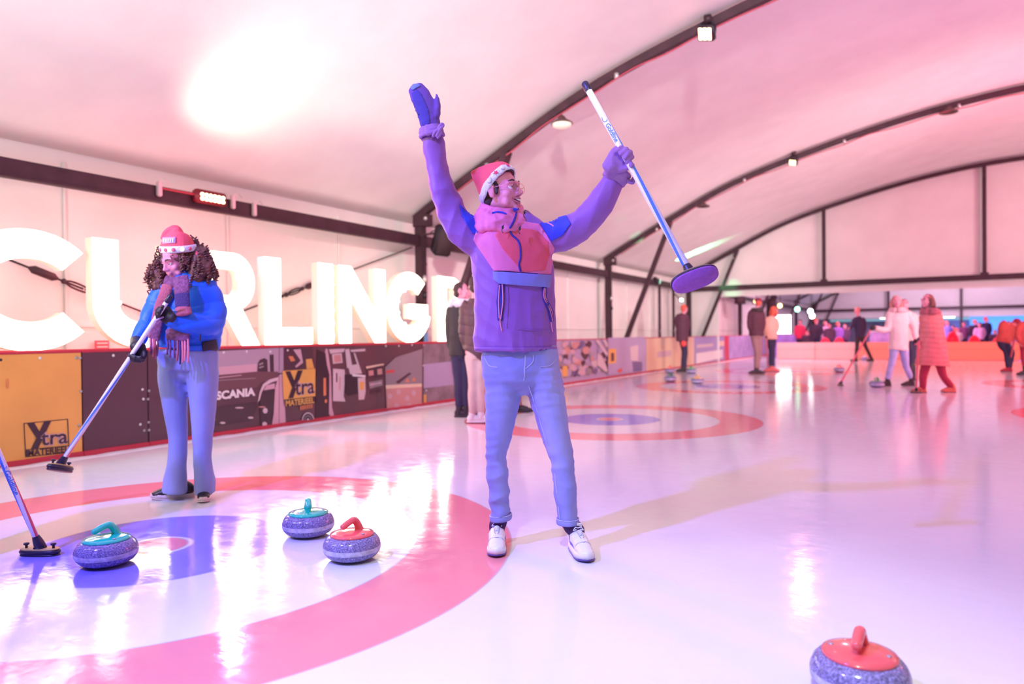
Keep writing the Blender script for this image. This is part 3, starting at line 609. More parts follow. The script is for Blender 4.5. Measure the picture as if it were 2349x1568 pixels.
board(yb(1076), yb(1210), bcol('greyboard2', (0.24, 0.17, 0.21), noise_amt=0.25, noise_scale=5), 'grey-violet rink board mostly hidden behind the waving man')
# --- picture of people
ye, yf, yg, yh = yb(1210), yb(1483), yb(1592), yb(1662)
r = board(ye, yf, PM[PK_.index('lil')], 'rink board printed with a colourful crowd picture, right of the jeans')
p = Print(); q_ = lambda u, v: (1280 + u / 4.35, 740 + v / 4.35); rr = random.Random(5)
for i in range(120):
    u = rr.uniform(-20, 520); v = rr.uniform(175, 575 - u * .06); s_ = rr.uniform(12, 46); k = rr.choice(['navy', 'plum', 'pale', 'brick', 'lil', 'navy', 'plum', 'grey', 'pinkl', 'pinkl', 'sky'])
    v = min(v, 560 - u * .12 - s_); v = max(v, 180 + s_ - u * .01)
    p.poly([q_(u + s_ * rr.uniform(.6, 1.1) * math.cos(t), v + s_ * rr.uniform(.7, 1.2) * math.sin(t)) for t in np.linspace(0, 2 * PI, 8)[:-1]], k)
p.poly([q_(*k) for k in [(370, 170), (400, 170), (490, 300), (490, 340)]], 'pale'); p.poly([q_(*k) for k in [(440, 170), (470, 170), (495, 200), (495, 250)]], 'pale')
p.poly([q_(*k) for k in [(400, 300), (440, 330), (490, 450), (490, 500), (390, 420)]], 'pale'); p.poly([q_(*k) for k in [(500, 150), (860, 140), (870, 260), (840, 480), (500, 520)]], 'lil')
p.poly([q_(*k) for k in [(505, 260), (580, 258), (580, 400), (505, 410)]], 'yel'); p.poly([q_(*k) for k in [(530, 300), (560, 300), (560, 380), (530, 385)]], 'plum')
p.poly([q_(*k) for k in [(720, 240), (800, 220), (800, 380), (730, 375)]], 'pale'); p.poly([q_(*k) for k in [(740, 385), (840, 390), (840, 480), (750, 490)]], 'navy'); p.poly([q_(*k) for k in [(45, 430), (95, 428), (95, 530), (45, 540)]], 'yel'); p.poly([q_(*k) for k in [(590, 470), (640, 450), (640, 490), (600, 500)]], 'red')
p.build(r)
r = board(yf, yg, bcol('cream_board', (0.80, 0.56, 0.36)), 'plain cream-orange rink board behind the far man in a dark coat')
p = Print(); p.poly([(1508, 806), (1540, 803), (1540, 816), (1508, 820)], 'pinkl'); p.build(r)
r = board(yg, yh, bcol('violet_board', (0.36, 0.30, 0.55)), 'violet rink board with a white lower panel at the corner')
p = Print(); p.poly([(1597, 810), (1658, 801), (1658, 820), (1597, 834)], 'white'); p.poly([(1598, 790), (1636, 787), (1636, 794), (1598, 798)], 'pale'); p.poly([(1650, 782), (1661, 781), (1661, 793), (1650, 794)], 'cream'); p.build(r)
board(yh, yb(1672), M_red, 'narrow red rink board joint next to the violet board')
r = board(yb(1672), yb(1760), bcol('pattern_board', (0.42, 0.34, 0.60), noise_amt=.2, noise_scale=3), 'mottled lilac rink board behind the man in the black and white jacket')
board(yb(1760), 36.0, bcol('pattern_board2', (0.40, 0.28, 0.60), noise_amt=.2, noise_scale=2), 'lilac rink board at the far end of the side boards')
board(-3.5, Y0, PM[PK_.index('plum')], 'dark rink board before the left edge of the frame')
# shaved snow at the foot of the boards
mb = MB(); V = []; F = []; ny = 320
for i, y in enumerate(np.linspace(-3, 34, ny)):
    wv = .07 + .05 * noise.noise(Vector((y * 2.2, 0, 0))) + .03 * noise.noise(Vector((y * 9, 3, 0))); hh = .012 + .008 * noise.noise(Vector((y * 5, 9, 0)))
    V += [(XB + .018, y, 0), (XB + .02, y, hh * 1.6), (XB + .03 + wv * .4, y, hh), (XB + .03 + wv, y, .0005)]
for i in range(ny - 1):
    for q in range(3): F.append((i * 4 + q, i * 4 + q + 1, (i + 1) * 4 + q + 1, (i + 1) * 4 + q))
s_ = mk('snow_ridge', V, F, M_snow); tag(s_, 'ragged line of shaved white snow along the foot of the boards', 'snow', kind='stuff')

# ---- end curbs
YC = 30.44
M_curb = mat('orange_curb', (0.85, 0.34, 0.24), 0.45); M_curb2 = mat('cream_curb', (0.80, 0.52, 0.48), 0.45)
xl = onY(1782, 800, YC)[0]; xm = onY(1962, 800, YC)[0]; step = [xl, (xl + xm) / 2, xm, xm + 2.6, xm + 5.2, xm + 7.8, xm + 10.4]
for i in range(6):
    a, b = step[i], min(step[i + 1], 13.5); m_ = M_curb2 if i < 2 else M_curb
    l = ['pale pink end board left of the far skater', 'pale pink end board behind the far man with a broom', 'orange end board behind the couple with brooms', 'orange end board right of the woman in the long coat', 'orange end board at the right edge of the frame', 'orange end board beyond the right edge'][i]
    r = root('end_board', (a, YC, 0), l, 'rink board', 'low end boards')
    MB().box(((a + b) / 2, YC + .06, .53), b - a - .01, .12, .27, bev=.01).build('panel', m_, r, smooth=False)
    MB().box(((a + b) / 2, YC + .03, .20), b - a - .01, .16, .39, bev=.02).build('lower_panel', m_, r, smooth=False)
    MB().box(((a + b) / 2, YC + .05, .395), b - a - .02, .12, .02).build('groove', mat('curb_groove', (0.5, 0.16, 0.12), .6), r, smooth=False)
# ================================================================== GLOWING LETTERS
M_lit = mat('lit_letter_face', (0.9, 0.88, 0.8), 0.4, emit=(1.0, 0.90, 0.72), estr=5.5)
M_bulb = mat('bulb_glow', (1, 1, 1), 0.3, emit=(1.0, 0.93, 0.80), estr=22)
M_rim = mat('letter_rim', (0.88, 0.80, 0.72), 0.45, emit=(1.0, 0.72, 0.35), estr=0.35)
M_back = mat('added_back_glow', (0.9, 0.8, 0.7), 0.5, emit=(1.0, 0.80, 0.62), estr=2.2)  # glowing back face added to brighten the wall behind the letters
XL = -6.74; ZB = 0.985
def arc(cx_, cz, rx, rz, a0, a1, n=22): return [(cx_ + rx * math.cos(math.radians(t)), cz + rz * math.sin(math.radians(t))) for t in np.linspace(a0, a1, n)]
def band(cx_, cz, rx, rz, tk, a0, a1, n=26):
    return arc(cx_, cz, rx, rz, a0, a1, n) + arc(cx_, cz, rx - tk, rz - tk, a1, a0, n)
T_ = .25; H_ = 1.03
def quads_strip(o, i): return None
def letter_polys(ch, w):
    """returns list of simple polygons in (u, z), disjoint or touching; u 0..w, z 0..H_"""
    h = H_
    if ch == 'C': return [band(w * .56, h / 2, w * .56, h / 2 + .01, T_, 43, 317, 40)]
    if ch == 'U':
        return [[(0, h), (0, h * .42)] + arc(w / 2, h * .42, w / 2, h * .42, 180, 360, 24)[1:] + [(w, h), (w - T_, h), (w - T_, h * .42)] + arc(w / 2, h * .42, w / 2 - T_, h * .42 - T_, 360, 180, 24)[1:] + [(T_, h)]]
    if ch == 'L': return [[(0, 0), (w, 0), (w, T_ * .82), (T_, T_ * .82), (T_, h), (0, h)]]
    if ch == 'I': return [[(0, 0), (w, 0), (w, h), (0, h)]]
    if ch == 'N': return [[(0, 0), (T_ * .92, 0), (T_ * .92, h * .56), (w - T_ * .95, 0), (w, 0), (w, h), (w - T_ * .92, h), (w - T_ * .92, h * .44), (T_ * .95, h), (0, h)]]
    if ch == 'G':
        b = band(w * .54, h / 2, w * .54, h / 2 + .01, T_, 45, 345, 40)
        return [b, [(w * .52, h * .34), (w * 1.0, h * .30), (w * 1.0, h * .55), (w * .52, h * .55)], [(w - T_ * .9, h * .16), (w, h * .22), (w, h * .34), (w - T_ * .9, h * .34)]]
    if ch == 'R':
        o = [(0, 0), (T_, 0), (T_, h * .36), (w * .42, h * .36), (w * .70, 0), (w, 0), (w * .70, h * .42)] + arc(w * .58, h * .69, w * .34, h * .31, -62, 90, 18) + [(0, h)]
        return [('hole', o, [(T_, h * .54), (T_, h * .82)] + arc(w * .56, h * .68, w * .10, h * .14, 90, -90, 10))]
    if ch == 'B':
        o = [(0, 0)] + arc(w * .60, h * .27, w * .40, h * .27, -90, 80, 14) + arc(w * .56, h * .76, w * .36, h * .24, -75, 90, 14) + [(0, h)]
        return [('hole', o, [(T_, h * .60), (T_, h * .84)] + arc(w * .52, h * .72, w * .10, h * .12, 90, -90, 8), [(T_, h * .17), (T_, h * .42)] + arc(w * .54, h * .295, w * .10, h * .125, 90, -90, 8))]
LET = [('C', 2.86, 3.68, 'glowing white letter C cut by the left edge of the frame'), ('U', 3.77, 4.40, 'glowing white letter U left of the woman in blue'), ('R', 4.44, 5.66, 'glowing white letter R behind the woman in blue'), ('L', 5.75, 6.50, 'glowing white letter L right after the R'), ('I', 6.60, 6.87, 'glowing white letter I between L and N'), ('N', 6.97, 7.90, 'glowing white letter N before the G'), ('G', 7.93, 8.90, 'glowing white letter G in front of the upright post'), ('B', 9.15, 9.90, 'glowing white letter B beside the man with the white hood')]
LET[2] = ('R', 4.84, 5.68, LET[2][3]); LET[1] = ('U', 3.77, 4.72, LET[1][3])
for ch, ya_, yb_, lab_ in LET:
    w_ = yb_ - ya_
    if ch == 'C': ya_, w_ = 2.62, 1.10
    r = root('marquee_letter', (XL, ya_, ZB), lab_, 'letter', 'glowing sign letters'); mf = MB(); mr = MB(); inside = []
    for pl in letter_polys(ch, w_):
        loops = [pl] if not (isinstance(pl, tuple) or isinstance(pl[0], str)) else list(pl[1:])
        x1 = XL + .045; x0 = XL - .055
        P = [V3(x1, ya_ + u, ZB + z) for lp in loops for u, z in lp]; T = tessellate_polygon([[Vector((u, z, 0)) for u, z in lp] for lp in loops]); mf.add(P, [t for t in T])
        Q = [V3(x0, ya_ + u, ZB + z) for lp in loops for u, z in lp]; mr.add(Q, [t[::-1] for t in T], 1)
        for lp in loops:
            k = len(lp); W = [V3(x1 + .012, ya_ + u, ZB + z) for u, z in lp] + [V3(x0, ya_ + u, ZB + z) for u, z in lp]
            mr.add(W, [(i, (i + 1) % k, k + (i + 1) % k, k + i) for i in range(k)])
        for u in np.arange(.10, w_ + .02, .15):
            for z in np.arange(.10, H_, .166):
                if inpoly(u, z, loops[0]) and not any(inpoly(u, z, q) for q in loops[1:]): inside.append((u, z))
    mf.build('lit_face', M_lit, r, smooth=False); mr.build('rim', [M_rim, M_back], r, smooth=False)
    for u, z in inside[:44]: MB().ell((XL + .055, ya_ + u, ZB + z), .022, n=8).build('bulb', M_bulb, r)
MB_ = MB(); MB_.box((XL - .01, 6.2, ZB - .018), .16, 8.4, .03); rr_ = root('sign_ledge', (XL, 2.0, ZB - .018), 'narrow ledge on top of the boards that carries the glowing letters', 'ledge'); MB_.build('ledge', M_red, rr_, smooth=False)

# ================================================================== LAMPS, SPEAKERS
M_redglow = mat('red_led', (1, .3, .2), .4, emit=(1.0, 0.55, 0.30), estr=9)
M_warmglow = mat('warm_led', (1, .7, .3), .4, emit=(1.0, 0.75, 0.35), estr=4)
M_wglow = mat('white_led', (1, 1, 1), .4, emit=(0.9, 1.0, 0.95), estr=12)
M_gglow = mat('green_led', (.3, 1, .6), .4, emit=(0.25, 1.0, 0.55), estr=8)
# LED batten on the eave beam
P0 = onX(458, 447, XP + .16); P1 = onX(518, 462, XP + .16)
r = root('led_flood', P0, 'red-glowing LED flood bar fixed to the eave beam above the woman in blue', 'lamp')
cm = (P0 + P1) / 2; Ly = P1[1] - P0[1]
MB().box(cm - V3(.06, 0, -.01), .10, Ly + .06, .16, bev=.02).build('housing', mat('red_housing', (.25, .01, .03), .4), r)
mb = MB()
for i in range(6):
    for j in range(2): MB().ell(cm + V3(0, Ly * (i - 2.5) / 6.3, -.025 + .05 * j), (.014, .028, .022), n=8).build('led', M_redglow, r)
MB().tube([onX(374, 432, XP + .1), onX(415, 440, XP + .1), onX(458, 448, XP + .1)], .012, n=6).build('cable', M_red, r)
for (px, py, h_) in ((365, 433, 26), (534, 463, 22), (583, 480, 26)):
    a = onX(px, py, XP + .08); rr_ = root('cable_bracket', a, {365: 'pale bracket on the eave beam, leftmost', 534: 'pale bracket right beside the red LED bar', 583: 'red-lit bracket with hook on the eave beam, rightmost'}[px], 'bracket', 'eave beam brackets')
    MB().box(a, .05, .06, .17, bev=.01).build('plate', M_steel, rr_, smooth=False); MB().tube([a + V3(.02, 0, .08), a + V3(.06, .03, .11), a + V3(.05, .1, .06)], .007, n=6).build('hook', M_steel, rr_)
def flood(px, py, Y, label, big, glow):
    P = onY(px, py, Y); r = root('flood_lamp', P, label, 'lamp'); s = 1.0 if big else .8
    ax = (nz((1, .2, 0)), nz(np.cross(nz((-.35, -.75, -.55)), nz((1, .2, 0)))), nz((-.35, -.75, -.55)))
    X = nz(ax[0]); Z = nz((-.25, -.78, -.57)); Yv = nz(np.cross(Z, X)); X = np.cross(Yv, Z)
    MB().box(P - Z * .05, .24 * s, .20 * s, .09, (X, Yv, Z), bev=.015).build('housing', M_blk, r)
    k = 3
    for i in range(k): MB().box(P + Z * .002 + X * (i - 1) * .065 * s, .052 * s, .16 * s, .014, (X, Yv, Z), bev=.006).build('led_strip', glow, r)
    top = P + V3(.02, .08, .20)
    MB().tube([P - Z * .06 - X * .12 * s, P - Z * .06 - X * .12 * s + V3(0, 0, .1), top, P - Z * .06 + X * .12 * s + V3(0, 0, .1), P - Z * .06 + X * .12 * s], .012, n=6, res=2).build('yoke', M_blk, r)
    MB().box(top + V3(0, 0, .03), .10, .08, .10, bev=.01).build('clamp', M_alu, r)
flood(1617, 78, 9.75, 'flood lamp with lit strips under the nearest roof arch, top centre', True, M_redglow)
flood(1818, 373, 18.15, 'small yellow-lit flood lamp under the second roof arch', False, M_warmglow)
def pendant(px, py, Y, label, rad, glass):
    P = onY(px, py, Y); zt = arch_z(P[0]) - .08; r = root('pendant_lamp', P, label, 'lamp', 'pendant lamps')
    MB().lathe([(rad * .12, rad * .75), (rad * .30, rad * .62), (rad * .42, rad * .42), (rad * .95, rad * .10), (rad, 0), (rad * .96, -rad * .02), (rad * .9, rad * .06), (rad * .35, rad * .36), (0.001, rad * .4)], P, n=24).build('shade', mat('dark_lamp_shade', (.10, .05, .05), .4), r)
    if glass: MB().lathe([(rad * .9, 0), (rad * .8, -rad * .22), (rad * .5, -rad * .34), (0.001, -rad * .38)], P, n=24).build('diffuser', mat('pale_glass', (.9, .82, .7), .3, emit=(1, .85, .6), estr=.35), r)
    MB().tube([P + V3(0, 0, rad * .7), P + V3(0, 0.0, zt - P[2])], .008, n=6, res=1).build('rod', M_alu, r)
pendant(1289, 284, 9.9, 'pendant lamp with pale glass bowl near the top of the broom', .17, True)
pendant(1613, 474, 18.3, 'dark pendant lamp between the broom and the second arch', .17, False)
pendant(2176, 258, 18.3, 'dark pendant lamp at the upper right in the red-lit roof', .19, False)
# loudspeaker on the post
Pk = onX(1016, 551, -7.15); r = root('loudspeaker', Pk, 'black loudspeaker tilted down beside the post, left of the waving man', 'speaker')
Z = nz((.35, -.25, -.2)); Zz = nz((.30, -.1, .95)); Xx = nz(np.cross(Z, Zz)); Zz = np.cross(Xx, Z)
MB().box(Pk, .30, .26, .50, (Xx, Z, Zz), bev=.03).build('cabinet', M_blk, r); MB().box(Pk + Z * .135, .25, .012, .44, (Xx, Z, Zz), bev=.005).build('grille', mat('grille', (.06, .03, .04), .8, bump=.5, bump_scale=300), r)
MB().tube([(XP, Pk[1] - .1, Pk[2] + .1), Pk - Z * .15 + Zz * .1], .02, n=8, res=1).build('arm', M_alu, r); MB().tube([Pk + Zz * .25, Pk + Zz * .4 - Xx * .2, (XP + .1, Pk[1], Pk[2] + .1), (XP + .1, Pk[1], Pk[2] - .4)], .008, n=6).build('cable', M_blk, r)
# green moving lamp
Pg = onX(1508, 645, XP + .22); r = root('effect_light', Pg, 'green effect light shining on the eave beam beside the broom head', 'lamp')
MB().ell(Pg, (.10, .12, .10), n=14).build('head', M_blk, r); MB().lathe([(.085, .05), (.09, .02), (0.001, .085)], Pg, (cR, cU, -cF), n=16).build('lens', mat('effect_lens', (.6, 1, .8), .4, emit=(.45, 1.0, .70), estr=70), r); MB().box(Pg + V3(-.08, 0, .1), .1, .14, .08, bev=.01).build('clamp', M_alu, r)
# small box lamp and bottle by the posts, red sign
Pw = onX(1562, 688, -7.3); r = root('box_lamp', Pw, 'small white box lamp above the head of the man in the dark coat', 'lamp'); MB().box(Pw, .12, .12, .14, bev=.02).build('housing', M_blk, r); MB().tube([Pw, V3(-7.6, Pw[1], Pw[2] + .3), V3(-7.6, Pw[1], 2.65)], .02, n=6, res=1).build('bracket', M_blk, r); MB().box(Pw + nz(-cF) * .07, .10, .02, .09, (cR, cF, cU), bev=.01).build('glass', M_wglow, r)
Pb = onX(977, 775, -6.85); r = root('spray_bottle', Pb - V3(0, 0, .08), 'small blue bottle with red cap on the ledge below the G', 'bottle')
MB().lathe([(.03, -.10), (.034, -.08), (.034, .06), (.02, .10)], Pb, n=14).build('bottle', mat('blue_bottle', (.15, .35, .75), .3), r); MB().lathe([(.02, .10), (.024, .11), (.022, .16), (.012, .18)], Pb, n=12).build('cap', M_red, r)
Ps = onX(234, 795, -7.9); r = root('wall_notice', Ps, 'small red notice on the tent wall under the U', 'sign'); MB().box(Ps, .01, .16, .14, bev=.003).build('plate', mat('notice_red', (.75, .12, .16), .5), r, smooth=False)
for k in range(3): MB().box(Ps + V3(.008, 0, .04 - .04 * k), .004, .12, .012).build('text_line', M_white, r, smooth=False)
# ---- further hall: screen, speaker box, lights, bar
Pa, Pc = onY(1780, 765, 40), onY(1814, 722, 40); r = root('projection_screen', Pa, 'bright white lit screen beyond the opening, right of the couple', 'screen')
MB().box(((Pa[0] + Pc[0]) / 2, 40, (Pa[2] + Pc[2]) / 2), Pc[0] - Pa[0], .06, Pc[2] - Pa[2]).build('screen', mat('screen_glow', (1, 1, 1), .5, emit=(1, .97, .9), estr=6), r, smooth=False)
MB().box(((Pa[0] + Pc[0]) / 2, 40.04, (Pa[2] + Pc[2]) / 2), Pc[0] - Pa[0] + .1, .05, Pc[2] - Pa[2] + .1, bev=.01).build('frame', M_blk, r, smooth=False)
for (px, py, Y, g, l) in ((1734, 691, 33, M_warmglow, 'warm round stage lamp above the man with the black and white jacket'), (1789, 701, 36, M_warmglow, 'warm round stage lamp just above the woman in peach'), (1829, 709, 40, M_gglow, 'green-white stage lamp beside the streak on the far roof'), (1859, 714, 46, M_wglow, 'pinkish white stage lamp in the further hall'), (1863, 724, 47, M_wglow, 'cyan-white stage lamp, lowest of the far lamps')):
    P = onY(px, py, Y); r = root('stage_lamp', P, l, 'lamp'); s = (Y - 10) / 230
    MB().lathe([(s * .9, -.02), (s, 0), (s * .7, .04), (0.001, .06)], P, (cR, cU, -cF), n=16).build('lens', g, r); MB().lathe([(s * 1.1, 0), (s * 1.15, -.2), (s * .6, -.35), (0.001, -.36)], P, (cR, cU, -cF), n=16).build('can', M_blk, r)
    MB().tube([P + V3(0, 0.1, s * .5), V3(P[0], P[1] + .1, arch_z(P[0]) + .02)], .015, n=6, res=1).build('hanger', M_blk, r)
for (px, py, Y, w_, h_, l) in ((1698, 689, 32, .42, .32, 'black speaker box in the further hall above the side wall'), (1770, 698, 35, .40, .55, 'black speaker hanging behind the peach woman'), (1768, 722, 35, .35, .5, 'black speaker on a stand behind the peach woman')):
    P = onY(px, py, Y); r = root('stage_speaker', P, l, 'speaker'); MB().box(P, w_, .35, h_, bev=.03).build('cabinet', M_blk, r); MB().box(P + V3(0, -.18, 0), w_ * .85, .02, h_ * .85, bev=.01).build('grille', MATS['grille'], r)
    if px == 1768: MB().tube([P - V3(0, 0, h_ / 2), V3(P[0], P[1], 0.02)], .03, n=8, res=1).build('stand', M_blk, r)
    else: MB().tube([P + V3(0, 0, h_ / 2), V3(P[0], P[1], arch_z(P[0]) + .02)], .015, n=6, res=1).build('hanger', M_blk, r)
M_cool = mat('tube_glow', (1, 1, 1), .4, emit=(.95, 1, .95), estr=7)
for i, (px, py) in enumerate(((2027, 727), (2162, 726), (2182, 724), (2264, 721), (2284, 720), (2305, 719), (2326, 718))):
    P = onY(px, py, 60.5); r = root('ceiling_tube', P, ['small white ceiling light behind the woman in pale pink', 'yellowish ceiling light just right of the long coat', 'second ceiling light right of the long coat', 'leftmost of four white lights over the blue counter', 'second of four white lights over the blue counter', 'third of four white lights over the blue counter', 'rightmost of four white lights over the blue counter'][i], 'lamp', 'ceiling lights of the far bar')
    MB().box(P, .5, .12, .26, bev=.03).build('diffuser', M_cool, r); MB().box(P + V3(0, 0, .16), .55, .16, .06, bev=.01).build('tray', M_white, r); MB().tube([P + V3(0, 0, .18), P + V3(0, 0, .5)], .02, n=6, res=1).build('rod', M_steel, r)
r = root('bar_backdrop', onY(2300, 750, 60), 'bright blue lit backdrop behind the spectators at the right', 'backdrop')  # its panels glow themselves, standing in for blue light in the far room
a, b = onY(2225, 770, 60), onY(2349, 722, 60)
MB().box(((a[0] + b[0] + 3) / 2, 60, (a[2] + b[2]) / 2), b[0] - a[0] + 3, .08, b[2] - a[2]).build('panel', mat('blue_wall_glow', (.1, .3, .9), .5, emit=(.06, .30, 1.0), estr=1.1), r, smooth=False)
a, b = onY(1905, 738, 60), onY(2225, 727, 60); MB().box(((a[0] + b[0]) / 2, 60, (a[2] + b[2]) / 2), b[0] - a[0], .08, b[2] - a[2]).build('fascia', mat('teal_fascia', (.3, .6, .6), .5, emit=(.25, .55, .65), estr=.45), r, smooth=False)
for i, (a_, b_) in enumerate((((2020, 727), (2090, 722)), ((2085, 744), (2125, 733)))):
    A, B = onY(*a_, 59.5), onY(*b_, 59.5); MB().box((A + B) / 2, abs(B[0] - A[0]), .06, .22, bev=.01).build('blue_strip', MATS['blue_wall_glow'], r, smooth=False)
# purple counter, prints beyond the curb
for (x0, y0, x1, y1, Y, l, col) in ((1778, 766, 1832, 788, 36.1, 'purple banner board below the white screen', (.45, .25, .85)), (1995, 760, 2045, 785, 34.5, 'lilac banner left of the woman in pale pink', (.50, .35, .85))):
    A, B = onY(x0, y1, Y), onY(x1, y0, Y); r = root('banner', (A[0], Y, 0), l, 'banner'); MB().box(((A[0] + B[0]) / 2, Y, B[2] / 2), B[0] - A[0], .05, B[2], bev=.01).build('panel', mat('ban%d' % x0, col, .5, noise_amt=.25, noise_scale=3), r, smooth=False); MB().tube([(A[0], Y, B[2]), (B[0], Y, B[2])], .03, n=8, res=1).build('rail', M_steel, r)

# ================================================================== CURLING STONES
G1 = granite('granite', (0.24, 0.20, 0.42)); M_band = mat('ground_band', (0.55, 0.52, 0.68), 0.5, noise_amt=.2, noise_scale=40)
M_teal = mat('teal_handle', (0.01, 0.66, 0.44), 0.13, coat=.6); M_rdh = mat('red_handle', (0.90, 0.12, 0.13), 0.18, coat=.5); M_yh = mat('yellow_handle', (.9, .6, .12), .2); M_boltm = mat('grey_bolt', (.5, .45, .55), .3, metal=.5)
def stone_meshes(hm):
    """body, disc, handle around the origin; the bar of the handle points to -x"""
    prof = [(0.001, 0.0), (.060, 0.0), (.070, .003), (.098, .009), (.120, .022), (.132, .038), (.1355, .046), (.1375, .057), (.1370, .068), (.1350, .080), (.1270, .098), (.1140, .112), (.100, .118), (.001, .118)]
    body = MB().lathe(prof, n=48, mf=lambda i: 1 if i in (6, 7) else 0)
    disc = MB().lathe([(.101, .115), (.1045, .119), (.103, .125), (.08, .131), (.05, .136), (.001, .138)], n=40)
    hd = MB()
    hd.tube([(.050, 0, .120), (.046, 0, .136), (.038, 0, .156), (.026, 0, .174), (.010, 0, .184), (-.014, 0, .180), (-.040, 0, .170), (-.054, 0, .164)], [(.034, .026), (.022, .020), (.0175, .018), (.0165, .017), (.0165, .0155), (.0162, .0150), (.0160, .0148), (.0150, .0140)], n=16, ref=(0, 1, 0), res=5)
    return body, disc, hd
def stone(loc, ang, label, hm, tilt=0):
    r = root('curling_stone', loc, label, 'curling stone', 'curling stones'); b, d, h = stone_meshes(hm)
    o = np.array(loc, float)
    for q, nme, mm in ((b, 'granite_body', [G1, M_band]), (d, 'handle_disc', hm), (h, 'handle', hm)):
        mk(nme, np.concatenate(q.V) + o, q.F, mm, r, q.M)
    for sx in (-.078, .078): MB().lathe([(.007, .1300), (.008, .1325), (.006, .1345), (.001, .135)], o + V3(0, sx, 0), n=10).build('bolt', M_boltm, r)
    r.rotation_euler.z = ang; return r
def ang_of(dr, df):   # handle bar direction in camera-right / camera-away terms
    v = dr * cR + df * cF; return math.atan2(-v[1], -v[0])
def fl(px, py): return onZ(px, py, 0)
C1 = at(245, 1297, 1); 
def stone_at(px, py_base_front, d_extra=0.0):
    P = onZ(px, py_base_front, 0); dirc = nz((P - CAM) * V3(1, 1, 0)); return P + dirc * (0.085 + d_extra)
stone(stone_at(245, 1304), ang_of(-.60, -.80), 'teal-handled curling stone beside the broom head at the far left', M_teal)
stone(stone_at(708, 1236), ang_of(.35, -.95), 'teal-handled curling stone behind the red-handled one, left of centre', M_teal)
stone(stone_at(808, 1293), ang_of(-.58, -.80), 'red-handled curling stone left of the man in jeans', M_rdh)
P4 = onZ(1972, 1592, 0); stone(P4, ang_of(-.55, -.80), 'large red-handled curling stone cut by the bottom edge of the frame', M_rdh)
stone(onZ(1537, 855), .4, 'far curling stone with a red handle, behind and left of the dark-coated man', M_rdh)
stone(onZ(1538, 875), 1.2, 'far curling stone with thin dark handle, nearest left of the dark-coated man', mat('dark_handle', (.05, .2, .12), .3))
stone(onZ(1600, 880), 2.0, 'far curling stone with a yellow handle', M_yh)
stone(onZ(1586, 856), 2.6, 'far curling stone with a green handle at the feet of the dark-coated man', mat('green_handle', (.02, .6, .2), .3))
stone(onZ(1925, 853), 0, 'glossy red far curling stone beside the leaning broom', M_rdh)
stone(onZ(2011, 888), 1, 'curling stone at the boot of the woman in pale pink', mat('green_handle2', (.1, .35, .15), .3))
stone(onZ(1984, 825), 1, 'tiny far curling stone by the end boards', mat('white_handle', (.8, .8, .9), .3))

